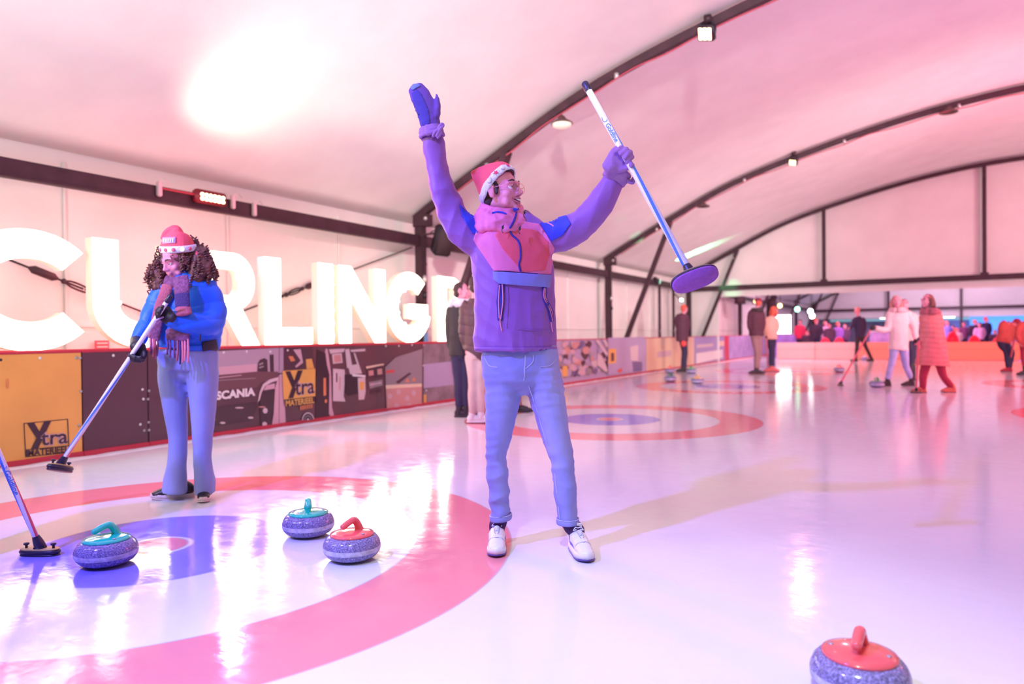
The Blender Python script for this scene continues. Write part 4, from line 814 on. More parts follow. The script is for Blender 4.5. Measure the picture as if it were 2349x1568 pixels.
# ================================================================== BROOMS
M_shaft = shaft_material('broom_shaft'); M_shaft2 = shaft_material('broom_shaft_blue', 3.0, c2=(0.86, 0.84, 0.92)); M_red2 = mat('plain_red_shaft', (.75, .12, .18), .35)
M_bh = mat('broom_head_black', (0.02, 0.012, 0.05), 0.35); M_bplate = mat('broom_head_plate', (0.50, 0.36, 0.14), 0.5, noise_amt=.15); M_pad = mat('broom_pad', (0.36, 0.10, 0.50), 0.85, noise_amt=.08, noise_scale=60); M_ink = mat('blue_ink', (0.05, 0.22, 0.75), 0.4)
def broom(top, base, along, label, ns=20, rt=.013, rb=.015, sm=M_shaft, normal=None, text=None, L_=.205, W_=.075, group='curling brooms', pad=M_bh, tface=None):
    """top, base: ends of the shaft; along: long axis of the head; normal: direction the pad faces"""
    top = np.array(top, float); base = np.array(base, float); T = nz(top - base); L = np.linalg.norm(top - base)
    r = root('curling_broom', base, label, 'broom', group)
    # shaft built along its own z so that the paint twists round it
    A = nz(along); Nn = nz(normal) if normal is not None else V3(0, 0, -1.0); A = nz(A - Nn * (A @ Nn)); B = np.cross(Nn, A)
    X = nz(np.cross(T, V3(0.3, 0.9, 0.1))); Y = np.cross(T, X)
    V, F = tube([(0, 0, 0), (0, 0, L * .5), (0, 0, L)], [rb, (rt + rb) / 2, rt], ns, (1, 0, 0), True, 4)
    me = bpy.data.meshes.new('shaft'); me.from_pydata(V.tolist(), [], F); me.materials.append(sm); me.polygons.foreach_set('use_smooth', [True] * len(F))
    o = bpy.data.objects.new('shaft', me); COL.objects.link(o); o.parent = r
    o.matrix_local = Matrix(((X[0], Y[0], T[0], 0), (X[1], Y[1], T[1], 0), (X[2], Y[2], T[2], 0), (0, 0, 0, 1)))
    MB().tube([top - T * .03, top + T * .008], [rt + .0025, rt + .0025], 16, X, True, 1).build('end_cap', M_bh, r)
    MB().tube([base - T * .015, base + T * .02, base + T * .05], [rb + .012, rb + .009, rb + .003], 16, X, True, 3).build('ferrule', M_bh, r)
    hc = base - Nn * -0.0 + Nn * .022
    def oval(c0, s, z0, z1, bev=.2, n=40, m=0):
        mb = MB(); rings = []
        for f, z in ((.93, z0), (1, z0 + (z1 - z0) * .25), (1, z0 + (z1 - z0) * .75), (.94, z1)):
            rings.append([c0 + A * (L_ / 2) * s * f * np.sign(math.cos(t)) * abs(math.cos(t)) ** .72 + B * (W_ / 2) * s * f * np.sign(math.sin(t)) * abs(math.sin(t)) ** .85 + Nn * z for t in np.arange(n) * 2 * PI / n])
        V = [p for q in rings for p in q]; F = [(i * n + j, i * n + (j + 1) % n, (i + 1) * n + (j + 1) % n, (i + 1) * n + j) for i in range(3) for j in range(n)] + [tuple(range(n))[::-1], tuple(3 * n + j for j in range(n))]
        return mb.add(V, F)
    oval(hc, .95, -.012, -.004).build('head_plate', M_bplate, r); oval(hc, 1.0, -.004, .014).build('head', M_bh, r); oval(hc, .97, .014, .028).build('pad', pad, r)
    MB().box(hc - Nn * .014, .045, .05, .02, (A, B, Nn), bev=.006).build('socket', M_bh, r)
    for sg in (-1, 1): MB().lathe([(.006, 0), (.006, .016), (.012, .018), (.014, .024), (.010, .028), (.001, .029)], hc - Nn * .01 + A * sg * L_ * .34, (A, -B, -Nn), n=14).build('knob', M_bh, r)
    if text:
        s_, t0, ln, flip = text   # position along shaft, length, reading direction
        V, F = text_mesh(s_, 1.0, .02); V = V[:, :2]; V[:, 0] -= V[:, 0].min(); k = ln / V[:, 0].max(); V = V * k; V[:, 1] -= (V[:, 1].min() + V[:, 1].max()) / 2
        bt = bmesh.new(); bv = [bt.verts.new((v[0], v[1], 0)) for v in V]
        for f_ in F:
            try: bt.faces.new([bv[i] for i in f_])
            except ValueError: pass
        for lv in np.linspace(V[:, 1].min(), V[:, 1].max(), 11)[1:-1]: bmesh.ops.bisect_plane(bt, geom=bt.verts[:] + bt.edges[:] + bt.faces[:], plane_co=(0, lv, 0), plane_no=(0, 1, 0))
        bt.verts.index_update(); V = np.array([v.co[:2] for v in bt.verts]); F = [[v.index for v in f_.verts] for f_ in bt.faces]; bt.free()
        D = nz(tface if tface is not None else CAM - (top + base) / 2); D = nz(D - T * (D @ T)); E = np.cross(D, T); rad = rb + (rt - rb) * t0 / L + .0010
        sgn = -1 if flip else 1
        P = [base + T * (t0 + sgn * v[0]) + rad * (D * math.cos(v[1] / rad) + E * sgn * math.sin(v[1] / rad)) for v in V]
        mk('lettering', P, F, M_ink, r, smooth=False)
        MB().tube([base + T * (t0 - sgn * .03 + .016 * math.cos(a_)) + rad * 1.02 * (D * math.cos(.7 * math.sin(a_)) + E * math.sin(.7 * math.sin(a_))) for a_ in np.linspace(.6, 4.2, 9)], .0014, n=6, res=2).build('emblem', M_ink, r)
    return r
# ================================================================== PEOPLE
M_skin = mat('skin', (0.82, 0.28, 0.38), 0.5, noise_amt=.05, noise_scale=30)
M_eye = mat('eye_white', (.85, .82, .85), .2); M_iris = mat('iris', (.08, .04, .03), .2); M_lip = mat('lips', (.62, .18, .22), .4); M_teeth = mat('teeth', (.9, .86, .84), .3); M_mouth = mat('mouth_dark', (.12, .02, .03), .6)
M_hair = mat('dark_hair', (.055, .022, .025), .6, noise_amt=.4, noise_scale=80, bump=.5, bump_scale=160)
def frame(f, up=(0, 0, 1)):
    f = nz(f); u = np.array(up, float); u = nz(u - f * (u @ f)); return f, np.cross(f, u), u       # forward, right-hand side, up
def head_shapes(mb, c, fr, s=1.0, fine=True, jaw=1.0, smile=False):
    f, r, u = fr; c = np.array(c, float); P = lambda x, y, z: c + (r * x + f * y + u * z) * s; ax = (r, f, u)
    E = lambda p, q, n=20: mb.ell(P(*p), tuple(k * s for k in q), ax, n)
    E((0, -.015, .035), (.076, .096, .086)); E((0, .020, -.020), (.063, .076, .094)); E((0, .034, -.070), (.048 * jaw, .054, .044)); E((0, .072, -.098), (.022, .022, .018))
    mb.tube([P(0, .094, .012), P(0, .106, -.010), P(0, .117, -.030)], [.0085 * s, .009 * s, .0125 * s], 10, r)
    if fine:
        for q in (-1, 1):
            E((q * .040, .062, -.030), (.024, .022, .022)); E((q * .012, .103, -.035), (.009, .010, .008))
            E((q * .077, -.006, -.012), (.010, .018, .031)); mb.tube([P(q * .082, .010, .010), P(q * .086, -.004, .022), P(q * .087, -.020, .006), P(q * .083, -.010, -.034), P(q * .078, .004, -.040)], .0048 * s, 8, f)
            E((q * .045, .050, -.070), (.018, .02, .022))
        mb.tube([P(-.048, .076, .024), P(-.02, .094, .026), P(.02, .094, .026), P(.048, .076, .024)], .0085 * s, 8, u)
        if smile: return P
        mb.tube([P(-.020, .094, -.058), P(0, .103, -.056), P(.020, .094, -.058)], .0068 * s, 8, u); mb.tube([P(-.016, .090, -.072), P(0, .097, -.074), P(.016, .090, -.072)], .0072 * s, 8, u)
    else:
        for q in (-1, 1): E((q * .077, -.006, -.012), (.012, .018, .030), 10)
    return P
def face_parts(par, c, fr, s=1.0, smile=False, brow=M_hair, lids=True, n=12):
    f, r, u = fr; c = np.array(c, float); P = lambda x, y, z: c + (r * x + f * y + u * z) * s; ax = (r, f, u)
    for q in (-1, 1):
        e = MB().ell(P(q * .031, .076, .002), .0135 * s, ax, n).build('eye', M_eye, par); MB().ell(P(q * .031 + .001, .0875, .002), (.0055 * s, .0035 * s, .0055 * s), ax, n).build('iris', M_iris, e)
        if lids: MB().tube([P(q * .016, .086, .004), P(q * .031, .0915, .011), P(q * .046, .080, .005)], .0032 * s, 6, u).build('eyelid', M_skin, par)
        MB().tube([P(q * .014, .0985, .026), P(q * .032, .0955, .034), P(q * .052, .080, .028)], [(.003 * s, .006 * s), (.003 * s, .006 * s), (.002 * s, .003 * s)], 8, f).build('eyebrow', brow, par)
    if smile:
        V = []; k = 10
        MB().tube([P(-.029, .082, -.058), P(-.014, .0955, -.066), P(0, .100, -.069), (P(.014, .0955, -.066)), P(.029, .082, -.058)], [(.003 * s, .004 * s), (.008 * s, .004 * s), (.010 * s, .004 * s), (.008 * s, .004 * s), (.003 * s, .004 * s)], 10, u, res=4).build('open_mouth', M_mouth, par)
        MB().tube([P(-.025, .085, -.057), P(-.012, .0985, -.0625), P(0, .103, -.064), P(.012, .0985, -.0625), P(.025, .085, -.057)], [(.0025 * s, .003 * s), (.0052 * s, .003 * s), (.006 * s, .003 * s), (.0052 * s, .003 * s), (.0025 * s, .003 * s)], 10, u, res=4).build('teeth', M_teeth, par)
        MB().tube([P(-.031, .082, -.055), P(-.013, .101, -.0555), P(0, .106, -.0565), P(.013, .101, -.0555), P(.031, .082, -.055)], .0038 * s, 8, u, res=4).build('upper_lip', M_lip, par)
        MB().tube([P(-.029, .080, -.060), P(-.014, .097, -.075), P(0, .102, -.079), P(.014, .097, -.075), P(.029, .080, -.060)], .0042 * s, 8, u, res=4).build('lower_lip', M_lip, par)
    else:
        MB().tube([P(-.022, .094, -.062), P(0, .1035, -.060), P(.022, .094, -.062)], [(.004 * s, .003 * s), (.006 * s, .003 * s), (.004 * s, .003 * s)], 8, u).build('lips', M_lip, par)
def rot_about(v, k, a): return v * math.cos(a) + np.cross(k, v) * math.sin(a) + k * (k @ v) * (1 - math.cos(a))
def hand_shapes(mb, wrist, d, n, s=1.0, curl=1.0, thumb=1, fat=1.0):
    d = nz(d); n = nz(n - d * (n @ d)); S = np.cross(d, n) * thumb; w_ = np.array(wrist, float); k = -nz(np.cross(n, d))
    mb.tube([w_, w_ + d * .045 * s, w_ + d * .088 * s], [(.027 * s * fat, .019 * s * fat), (.038 * s * fat, .018 * s * fat), (.040 * s * fat, .015 * s * fat)], 14, S)
    for i, (o, L) in enumerate(((.029, .074), (.010, .083), (-.010, .078), (-.029, .062))):
        p = w_ + (d * (.085 - .004 * abs(i - 1)) + S * o) * s; v = nz(d + S * o * .8); P = [p]
        for j, q in enumerate((.45, .32, .23)): v = rot_about(v, k, curl * (1.25, 1.35, .9)[j] if curl > 0.3 else .12 + curl); P.append(P[-1] + v * L * q * s)
        mb.tube(P, [.0098 * s * fat, .0092 * s * fat, .0085 * s * fat, .0075 * s * fat], 10, S, res=3)
    p = w_ + (d * .022 + S * .022) * s; v = nz(d * .75 + S * .75 + n * .35); q = nz(d * .9 + S * .15 + n * (.8 * curl + .1))
    mb.tube([p, p + v * .036 * s, p + v * .036 * s + q * .034 * s, p + v * .036 * s + rot_about(q, k, curl * .7) * .062 * s], [.0145 * s * fat, .0120 * s * fat, .0105 * s * fat, .0085 * s * fat], 10, n, res=3)
def quilt(V, N, period, amp, axis=2, z0=0, wob=0.0):
    z = (V[:, axis] - z0) / period + wob * np.sin(V[:, 0] * 9 + V[:, 1] * 7); return V + N * ((np.abs(np.sin(PI * z)) ** .45 - .75) * amp)[:, None]
def loop(c, a, b, r, n=24):
    P = [np.array(c) + np.array(a) * math.cos(t) + np.array(b) * math.sin(t) for t in np.linspace(0, 2 * PI, n + 1)]; return P, [r] * (n + 1)

# ---- sneaker
M_leather = mat('white_leather', (.80, .78, .84), .35, bump=.08, bump_scale=120); M_mid = mat('midsole', (.78, .72, .80), .5); M_out = mat('dark_outsole', (.10, .06, .30), .5); M_lace = mat('lace', (.75, .74, .86), .8); M_sock = mat('dark_sock', (.06, .02, .10), .9, bump=.4, bump_scale=200)
def shoe(par, heel, d, L=.29, W=1.0, up=M_leather, mid=M_mid, out=M_out, detail=True, swoosh=None, collar=None):
    heel = np.array(heel, float); d = nz(V3(d[0], d[1], 0)); s = V3(-d[1], d[0], 0); Z = V3(0, 0, 1); k = L / .29
    P = lambda x, y, z: heel + (d * x + s * y * W + Z * z) * k
    hw = lambda x: .95 * float(np.interp(x, [0, .02, .06, .12, .17, .21, .25, .275, .29], [.012, .030, .038, .041, .044, .048, .043, .030, .006]))
    xs = [0, .006, .02, .04, .08, .12, .16, .20, .23, .25, .265, .278, .287, .29]
    o = [(x, hw(x)) for x in xs] + [(x, -hw(x)) for x in xs[::-1]]
    def slab(z0, z1, m, nm, g=1.0, toe=0.0):
        n = len(o); zz = lambda x, z: z + toe * max(0, x - .2) / .09 * .012
        V = [P(x, y * g, zz(x, z0)) for x, y in o] + [P(x, y * g * 1.03, zz(x, (z0 + z1) / 2)) for x, y in o] + [P(x, y * g * .98, zz(x, z1)) for x, y in o]
        F = [(i + q * n, (i + 1) % n + q * n, (i + 1) % n + n * (q + 1), i + n * (q + 1)) for q in (0, 1) for i in range(n)] + [tuple(range(n))[::-1], tuple(2 * n + i for i in range(n))]
        return mk(nm, V, F, m, par)
    slab(.0, .009, out, 'outsole', 1.0, 1); slab(.009, .034, mid, 'midsole', 1.0, 1)
    mb = MB(); ax = (d, s, Z)
    mb.ell(P(.046, 0, .062), (.046 * k, .039 * k, .050 * k), ax); mb.ell(P(.068, 0, .085), (.046 * k, .039 * k, .040 * k), ax); mb.ell(P(.12, 0, .060), (.078 * k, .045 * k, .052 * k), ax); mb.ell(P(.165, 0, .052), (.07 * k, .043 * k, .044 * k), ax); mb.ell(P(.205, 0, .044), (.060 * k, .0445 * k, .034 * k), ax); mb.ell(P(.240, 0, .038), (.046 * k, .042 * k, .026 * k), ax); mb.ell(P(.14, 0, .036), (.135 * k, .038 * k, .02 * k), ax)
    u = skin('upper', mb, .006, up, par, 3)
    if not detail: return u
    B = bvh_of(u)
    def snap(p, off=.002):
        h = B.find_nearest(Vector(p)); return np.array(h[0]) + np.array(h[1]) * off
    MB().tube([P(.085, 0, .085), P(.088, 0, .115), P(.094, 0, .142)], [(.028 * k, .009 * k), (.026 * k, .008 * k), (.024 * k, .005 * k)], 12, s).build('tongue', up, par)
    Lp, Rr = loop(P(.055, 0, .098), d * .040 * k, s * .034 * k, .008 * k); MB().tube(Lp, Rr, 8, res=1, cap=False).build('collar', collar or up, par)
    for q in (-1, 1): MB().tube([snap(P(x, q * y, .16 - .4 * (x - .09)), .002) for x, y in ((.092, .030), (.115, .026), (.145, .022), (.175, .018), (.190, .010))], .0016, 6, res=3).build('eyestay', mat('shoe_seam', (.45, .40, .62), .6), par)
    for i in range(6):
        x = .112 + .0145 * i; w_ = .024 - .0015 * i
        MB().tube([snap(P(x, -w_, .15), .001), snap(P(x + .003, -w_ * .4, .16), .005), snap(P(x + .003, w_ * .4, .16), .005), snap(P(x, w_, .15), .001)], .0034 * k, 6, res=3).build('lace', M_lace, par)
    for q in (-1, 1): MB().tube([P(.104, 0, .122), P(.106, q * .014, .126), P(.113, q * .024, .112), P(.106, q * .010, .116)], .0026 * k, 6, res=4).build('lace_bow', M_lace, par)
    for q in (-1, 1):   # toe seam and side mark
        MB().tube([snap(P(.205, q * .06, .025), .001), snap(P(.20, q * .035, .07), .001), snap(P(.222, q * .012, .10), .001), snap(P(.226, 0, .10), .001)], .0018, 6, res=4).build('seam', mat('shoe_seam', (.45, .40, .62), .6), par)
        if swoosh:
            c_ = [(.190, .046), (.160, .050), (.125, .052), (.098, .062), (.088, .084)]; wd = [.0015, .007, .013, .010, .0015]; V = []
            for (x, z), w2 in zip(cat_spline([(a, b, 0) for a, b in c_], 4)[:, :2], np.interp(np.linspace(0, 4, 17), range(5), wd)):
                V += [snap(P(x, q * .08, z - w2), .0018), snap(P(x, q * .08, z + w2), .0018)]
            n = len(V) // 2; mk('side_mark', V, [(2 * i, 2 * i + 1, 2 * i + 3, 2 * i + 2) for i in range(n - 1)], swoosh, par)
    return u

# ------------------------------------------------------------------ the man with raised arms
D0 = 3.56; man = root('person', onZ(1225, 1262) * V3(1, 1, 0), 'man in violet pullover jacket, jeans, glasses and red hat, both arms raised', 'person')
A = lambda x, y, d=D0: at(x, y, d)
hf = frame(cR * math.sin(math.radians(60)) - cF * math.cos(math.radians(60)) + cU * .10, cU - cR * .06)
HC = A(1148, 439, 3.53)
b = MB(); P_ = head_shapes(b, HC, hf, 0.99, smile=True)
b.tube([HC - hf[2] * .05 - hf[0] * .02, A(1150, 490), A(1160, 525)], [.056, .058, .075], 16, cR)
b.tube([A(1165, 510), A(1172, 545), A(1178, 640), A(1182, 760), A(1190, 850)], [(.13, .08), (.17, .10), (.16, .10), (.15, .10), (.15, .10)], 20, cR)
b.tube([A(1110, 530), A(1050, 500, 3.54), A(1017, 425, 3.52), A(992, 305, 3.46), A(983, 275, 3.45)], [.055, .05, .045, .034, .028], 12, cF)
b.tube([A(1245, 540), A(1300, 532, 3.48), A(1335, 515, 3.44), A(1405, 415, 3.37), A(1424, 388, 3.34)], [.055, .05, .045, .034, .028], 12, cF)
b.tube([A(1148, 850), A(1143, 1000, 3.58), A(1139, 1060, 3.6), A(1147, 1195, 3.63)], [.08, .055, .044, .030], 12, cF)
b.tube([A(1240, 850), A(1275, 1000), A(1290, 1060), A(1302, 1205, 3.56)], [.08, .055, .044, .030], 12, cF)
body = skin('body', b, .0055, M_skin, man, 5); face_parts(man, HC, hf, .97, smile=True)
# jacket
M_jk = mat('violet_jacket', (0.30, 0.11, 0.46), 0.5, noise_amt=.04, noise_scale=4, bump=.12, bump_scale=260)
M_salm = mat('salmon_panel', (0.88, 0.20, 0.44), 0.6, bump=.1, bump_scale=260, noise_amt=.04, noise_scale=5); M_cobalt = mat('cobalt_patch', (0.03, 0.05, 0.62), 0.6, bump=.15, bump_scale=260); M_zip = mat('dark_zip', (0.04, 0.02, 0.30), .5); M_cord = mat('pink_cord', (.85, .28, .38), .6)
j = MB(); R_ = lambda px: px / 461.0
j.tube([A(1182, 806), A(1181, 770), A(1180, 700), A(1178, 640), A(1173, 590), A(1172, 548), A(1168, 520), A(1160, 495)], [(R_(99), .150), (R_(98), .150), (R_(97), .145), (R_(97), .143), (R_(97), .140), (R_(94), .128), (R_(78), .105), (R_(46), .08)], 32, cR, res=4, flat=True)
j.tube([A(1110, 562), A(1066, 530, 3.55), A(1036, 487, 3.54), A(1018, 440, 3.52), A(1005, 390, 3.50), A(996, 345, 3.48), A(990, 304, 3.47)], [.080, .092, .086, .073, .066, .060, .056], 18, cF, flat=True)
j.tube([A(1225, 556), A(1262, 546, 3.54), A(1300, 532, 3.49), A(1335, 514, 3.45), A(1366, 480, 3.42), A(1391, 444, 3.39), A(1412, 405, 3.37)], [.080, .086, .081, .075, .068, .063, .056], 18, cF, flat=True)
def jk_mod(V, N):
    V = folds(V, N, .016, 9, 3, (1, 1, .6)); V = folds(V, N, .009, 24, 11, (1, 1, .8)); return V
V, F, N = remesh(j, .0075, 6); V = jk_mod(V, N)
jacket = mk('jacket', V, F, M_jk, man); JB = bvh_of(jacket)
z4 = lambda u, v: (1000 + u / 4.125, 460 + v / 4.125)
def pz(pts): return [z4(*p) for p in pts]
def cord(name, pts, r, bv, m, par, off=.003, ref=None):
    Q = []
    for x, y in pts:
        d = Vector(_ray(x, y)).normalized(); h = bv.ray_cast(Vector(CAM), d, 6)
        if h[0] is not None: Q.append(np.array(h[0]) - np.array(d) * off)
    if len(Q) > 1: return MB().tube(Q, r, 8, res=4).build(name, m, par)
patch('chest_panel', pz([(425, 130), (355, 370), (450, 520), (550, 662), (700, 668), (790, 676), (1082, 702), (1100, 560), (1122, 445), (1050, 320), (975, 222), (860, 205), (640, 190)]), JB, .004, .002, M_salm, jacket, 4, 'salmon pink chest panel')
patch('chest_inset', pz([(560, 330), (640, 470), (815, 672), (1030, 660), (1065, 520), (1070, 390), (960, 290), (760, 250), (600, 280)]), JB, .0065, .0015, mat('coral_inset', (0.90, 0.11, 0.17), 0.62, bump=.1, bump_scale=260), jacket, 4, 'coral red inner chest panel')
patch('shoulder_patch', [(1055, 470), (1072, 488), (1104, 492), (1103, 506), (1094, 537), (1084, 535), (1074, 520), (1060, 495)], JB, .004, .002, M_cobalt, jacket, 3)
patch('shoulder_patch', pz([(985, 215), (1080, 185), (1235, 142), (1278, 220), (1200, 326), (1095, 384), (1020, 270)]), JB, .004, .002, M_cobalt, jacket, 3)
patch('pocket_flap', pz([(545, 668), (1085, 705), (1068, 822), (600, 788), (545, 745)]), JB, .008, .003, mat('flap_blue_violet', (.25, .25, .66), .6, bump=.1, bump_scale=260), jacket, 4)
patch('hem_band', [(1089, 795), (1180, 797), (1276, 795), (1277, 803), (1180, 805), (1090, 804)], JB, .002, .003, M_jk, jacket, 4)
def zipper(pts, w_, cordpts):
    z = patch('pocket_zip', pz(pts), JB, .004, .002, M_zip, jacket, 3)
    for c_ in cordpts: cord('zip_edge', pz(c_), .0028, JB, M_cord, z if z else jacket, .008)
zipper([(592, 790), (650, 790), (648, 960), (628, 1130), (585, 1130), (576, 960)], 0, [[(628, 792), (634, 950), (612, 1120)], [(602, 800), (594, 950), (600, 1110)], [(606, 1125), (612, 1180), (624, 1228)]])
zipper([(1005, 822), (1044, 822), (1044, 920), (1108, 1040), (1112, 1135), (1085, 1155), (1060, 1045), (1012, 930)], 0, [[(1026, 830), (1024, 920), (1080, 1040), (1098, 1140)], [(1038, 830), (1036, 915), (1096, 1040), (1104, 1130)], [(1090, 1150), (1096, 1200), (1104, 1236)]])
cord('front_zip', pz([(690, 262), (720, 325), (770, 370), (796, 430), (800, 540), (786, 600), (800, 664)]), .0055, JB, M_zip, jacket, .009)
cord('seam', pz([(680, 810), (684, 960), (668, 1205)]), .0015, JB, M_jk, jacket, .003); cord('seam', pz([(668, 1208), (900, 1225), (1060, 1222)]), .0015, JB, M_jk, jacket, .003)
cord('strap_pull', pz([(1062, 215), (1090, 225), (1112, 240)]), .004, JB, M_cord, jacket, .006)
# bunched hood collar
k = MB(); C0 = A(1152, 506, 3.53)
for i, (dx, dy, ra, rb_, rr_, tl) in enumerate(((0, -26, .092, .080, .024, .25), (-2, -12, .100, .088, .028, .15), (0, 2, .108, .094, .030, -.05), (2, 16, .112, .098, .030, -.12), (2, 28, .118, .10, .026, -.1))):
    P, Q = loop(A(1150 + dx, 500 + dy, 3.54), (cR + cU * -.12) * ra, (cF + cU * (.10 + tl)) * rb_, rr_); k.tube(P[:-1] + [P[0]], Q, 12, res=1)
V, F, N = remesh(k, .006, 4); V = folds(V, N, .022, 14, 5, (1, 1, .6)); V = folds(V, N, .009, 34, 8)
collar = mk('hood_collar', V, F, M_salm, jacket); CB = bvh_of(collar)
cord('front_zip', [(1187, 474), (1184, 492), (1178, 508), (1170, 522)], .0055, CB, M_zip, collar, .004)
cord('drawcord', [(1130, 488), (1145, 486), (1160, 490)], .005, CB, M_cobalt, collar, .004); patch('collar_lining', [(1174, 474), (1187, 472), (1190, 480), (1180, 486)], CB, .003, .003, M_cobalt, collar, 3)
for q in ((1153, 521), (1192, 524), (1203, 487)):
    P = A(q[0], q[1], 3.40); k = MB(); k.ell(P, (.0055, .0055, .009), n=10); k.tube([P, P + cR * .006 + cU * .012], .0018, 6); k.tube([P, P - cR * .004 - cU * .016, P + cR * .002 - cU * .026], .0018, 6); k.build('toggle', M_blk, collar)
# jeans
def denim(name, c, c2):
    m = mat(name, c, .75, bump=.25, bump_scale=420); nt = m.node_tree; N_ = nt.nodes; b_ = N_['Principled BSDF']; tc = N_.new('ShaderNodeTexCoord'); n1 = N_.new('ShaderNodeTexNoise'); n1.inputs['Scale'].default_value = 3.5; n1.inputs['Detail'].default_value = 3
    mp = N_.new('ShaderNodeMapping'); mp.inputs['Scale'].default_value = (1, 1, .35); nt.links.new(tc.outputs['Object'], mp.inputs[0]); nt.links.new(mp.outputs[0], n1.inputs['Vector'])
    r_ = N_.new('ShaderNodeValToRGB'); r_.color_ramp.elements[0].position = .38; r_.color_ramp.elements[1].position = .66; r_.color_ramp.elements[0].color = (*c, 1); r_.color_ramp.elements[1].color = (*c2, 1)
    nt.links.new(n1.outputs['Fac'], r_.inputs[0]); nt.links.new(r_.outputs[0], b_.inputs['Base Color']); return m
M_jean = denim('jeans', (.27, .28, .66), (.46, .46, .88)); M_stitch = mat('stitch', (.62, .60, .85), .8)
t = MB(); t.ell(A(1194, 868), (.13, .105, .085), (cR, cF, cU), 18)
t.tube([A(1193, 790), A(1193, 820), A(1192, 850), A(1196, 872), A(1199, 888)], [(.185, .125), (.192, .13), (.192, .132), (.15, .12), (.10, .10)], 28, cR, flat=True)
t.tube([A(1150, 852), A(1154, 900), A(1149, 950), A(1143, 1000, 3.57), A(1139, 1060, 3.58), A(1145, 1130, 3.61), A(1148, 1190, 3.63)], [(.100, .115), (.094, .105), (.080, .09), (.068, .078), (.058, .066), (.055, .062), (.051, .058)], 20, cR, flat=True)
t.tube([A(1238, 852), A(1252, 900), A(1264, 950), A(1274, 1000), A(1290, 1060), A(1297, 1130, 3.55), A(1302, 1198, 3.56)], [(.100, .115), (.094, .105), (.082, .092), (.072, .08), (.062, .068), (.058, .063), (.052, .058)], 20, cR, flat=True)
V, F, N = remesh(t, .0075, 4); zk = at(1200, 1060, D0)[2]
am = np.exp(-((V[:, 2] - zk) / .10) ** 2) + .9 * np.exp(-((V[:, 2] - at(1200, 880, D0)[2]) / .08) ** 2) + .7 * np.exp(-((V[:, 2] - .22) / .06) ** 2) + .18
V2 = folds(V, N, .014, 20, 21, (.7, .7, 1.6)); V = V + (V2 - V) * am[:, None]; V = folds(V, N, .003, 45, 22)
jeans = mk('jeans', V, F, M_jean, man); TB = bvh_of(jeans)
for (x, y, d_, r1) in ((1149, 1188, 3.63, .053), (1302, 1197, 3.56, .053)):
    V, F = ringband(A(x, y - 3, d_), cR * (r1 - .001) + cU * (.006 if x < 1200 else 0), cF * (r1 + .005), cU, .0055, .016); mk('turned_hem', V, F, M_jean, jeans)
    V, F = ringband(A(x, y - 9, d_), cR * (r1 + .004) + cU * (.006 if x < 1200 else 0), cF * (r1 + .010), cU, .0014, .0014, 32, 6); mk('stitching', V, F, M_stitch, jeans)
cord('stitching', [(1212, 884), (1228, 930), (1240, 970), (1252, 1010), (1268, 1060), (1276, 1120), (1284, 1190)], .0016, TB, M_stitch, jeans, .002)
cord('fly_seam', [(1205, 815), (1204, 845), (1202, 872)], .0018, TB, M_stitch, jeans, .002); cord('fly_seam', [(1223, 815), (1222, 830), (1206, 845)], .0018, TB, M_stitch, jeans, .002)
cord('pocket_seam', [(1276, 822), (1262, 838), (1240, 840)], .0018, TB, M_stitch, jeans, .002); cord('pocket_seam', [(1112, 820), (1122, 838), (1140, 842)], .0018, TB, M_stitch, jeans, .002)
cord('belt_loop', [(1104, 868), (1100, 880), (1108, 892)], .005, TB, M_jean, jeans, .004)
# socks and shoes
M_sw = mat('blue_violet_mark', (.10, .07, .55), .4)
for (ax_, ay, ad, tx, ty, hx_, hy_) in ((1148, 1190, 3.63, 1138, 1281, 1142, 1238), (1302, 1200, 3.56, 1350, 1293, 1312, 1250)):
    toe = onZ(tx, ty); hh = onZ(hx_, hy_); d = nz((toe - hh) * V3(1, 1, 0)); heel = toe - d * .285; ank = V3(*(heel + d * .065)[:2], .10)
    r_ = MB(); r_.tube([A(ax_, ay - 12, ad), (A(ax_, ay, ad) + ank) / 2, ank, ank - V3(0, 0, .05)], [.042, .041, .042, .036], 14, cF); r_.build('sock', M_sock, man)
    sh_ = MB().ell(heel + d * .13 + V3(0, 0, .03), (.11, .03, .02), (d, V3(-d[1], d[0], 0), V3(0, 0, 1)), 12).build('sneaker', M_leather, man, label='white low sneaker with violet side mark')
    shoe(sh_, heel, d, .285, 1.06, swoosh=M_sw, collar=M_cobalt)
# hat, hair, glasses
f, r, u = hf; HP = lambda x, y, z: HC + (r * x + f * y + u * z) * .97
hr = MB(); hr.ell(HP(0, -.020, .034), (.078, .091, .083), (r, f, u), 20); hr.ell(HP(0, -.050, -.035), (.062, .052, .062), (r, f, u), 16); hr.tube([HP(-.05, .052, .088), HP(-.02, .070, .098), HP(.03, .068, .096)], .012, 8, u)
for q in (-1, 1): hr.ell(HP(q * .073, .018, -.004), (.008, .014, .028), (r, f, u), 10)
skin('hair', hr, .004, M_hair, man, 2, .0015, 90, 4)
M_hat = mat('red_felt', (.88, .10, .14), .8, bump=.3, bump_scale=150); M_fur = mat('white_fur', (.84, .84, .92), .95, bump=.8, bump_scale=130); M_star = mat('red_star', (.85, .06, .12), .6)
bc = HP(0, -.014, .030); bf = nz(HP(0, .066, .108) - HP(0, -.094, -.042)); bn = nz(np.cross(r, bf)); bn = bn if bn @ u > 0 else -bn
h = MB(); ap = HC - cR * .148 + cU * .102 + cF * .02
h.tube([bc - bn * .004, bc + bn * .035, bc + bn * .035 + (ap - bc) * .30, bc + (ap - bc) * .75 + bn * .012, ap], [(.089, .112), (.092, .112), (.070, .082), (.026, .036), (.006, .008)], 28, r, res=5, flat=True)
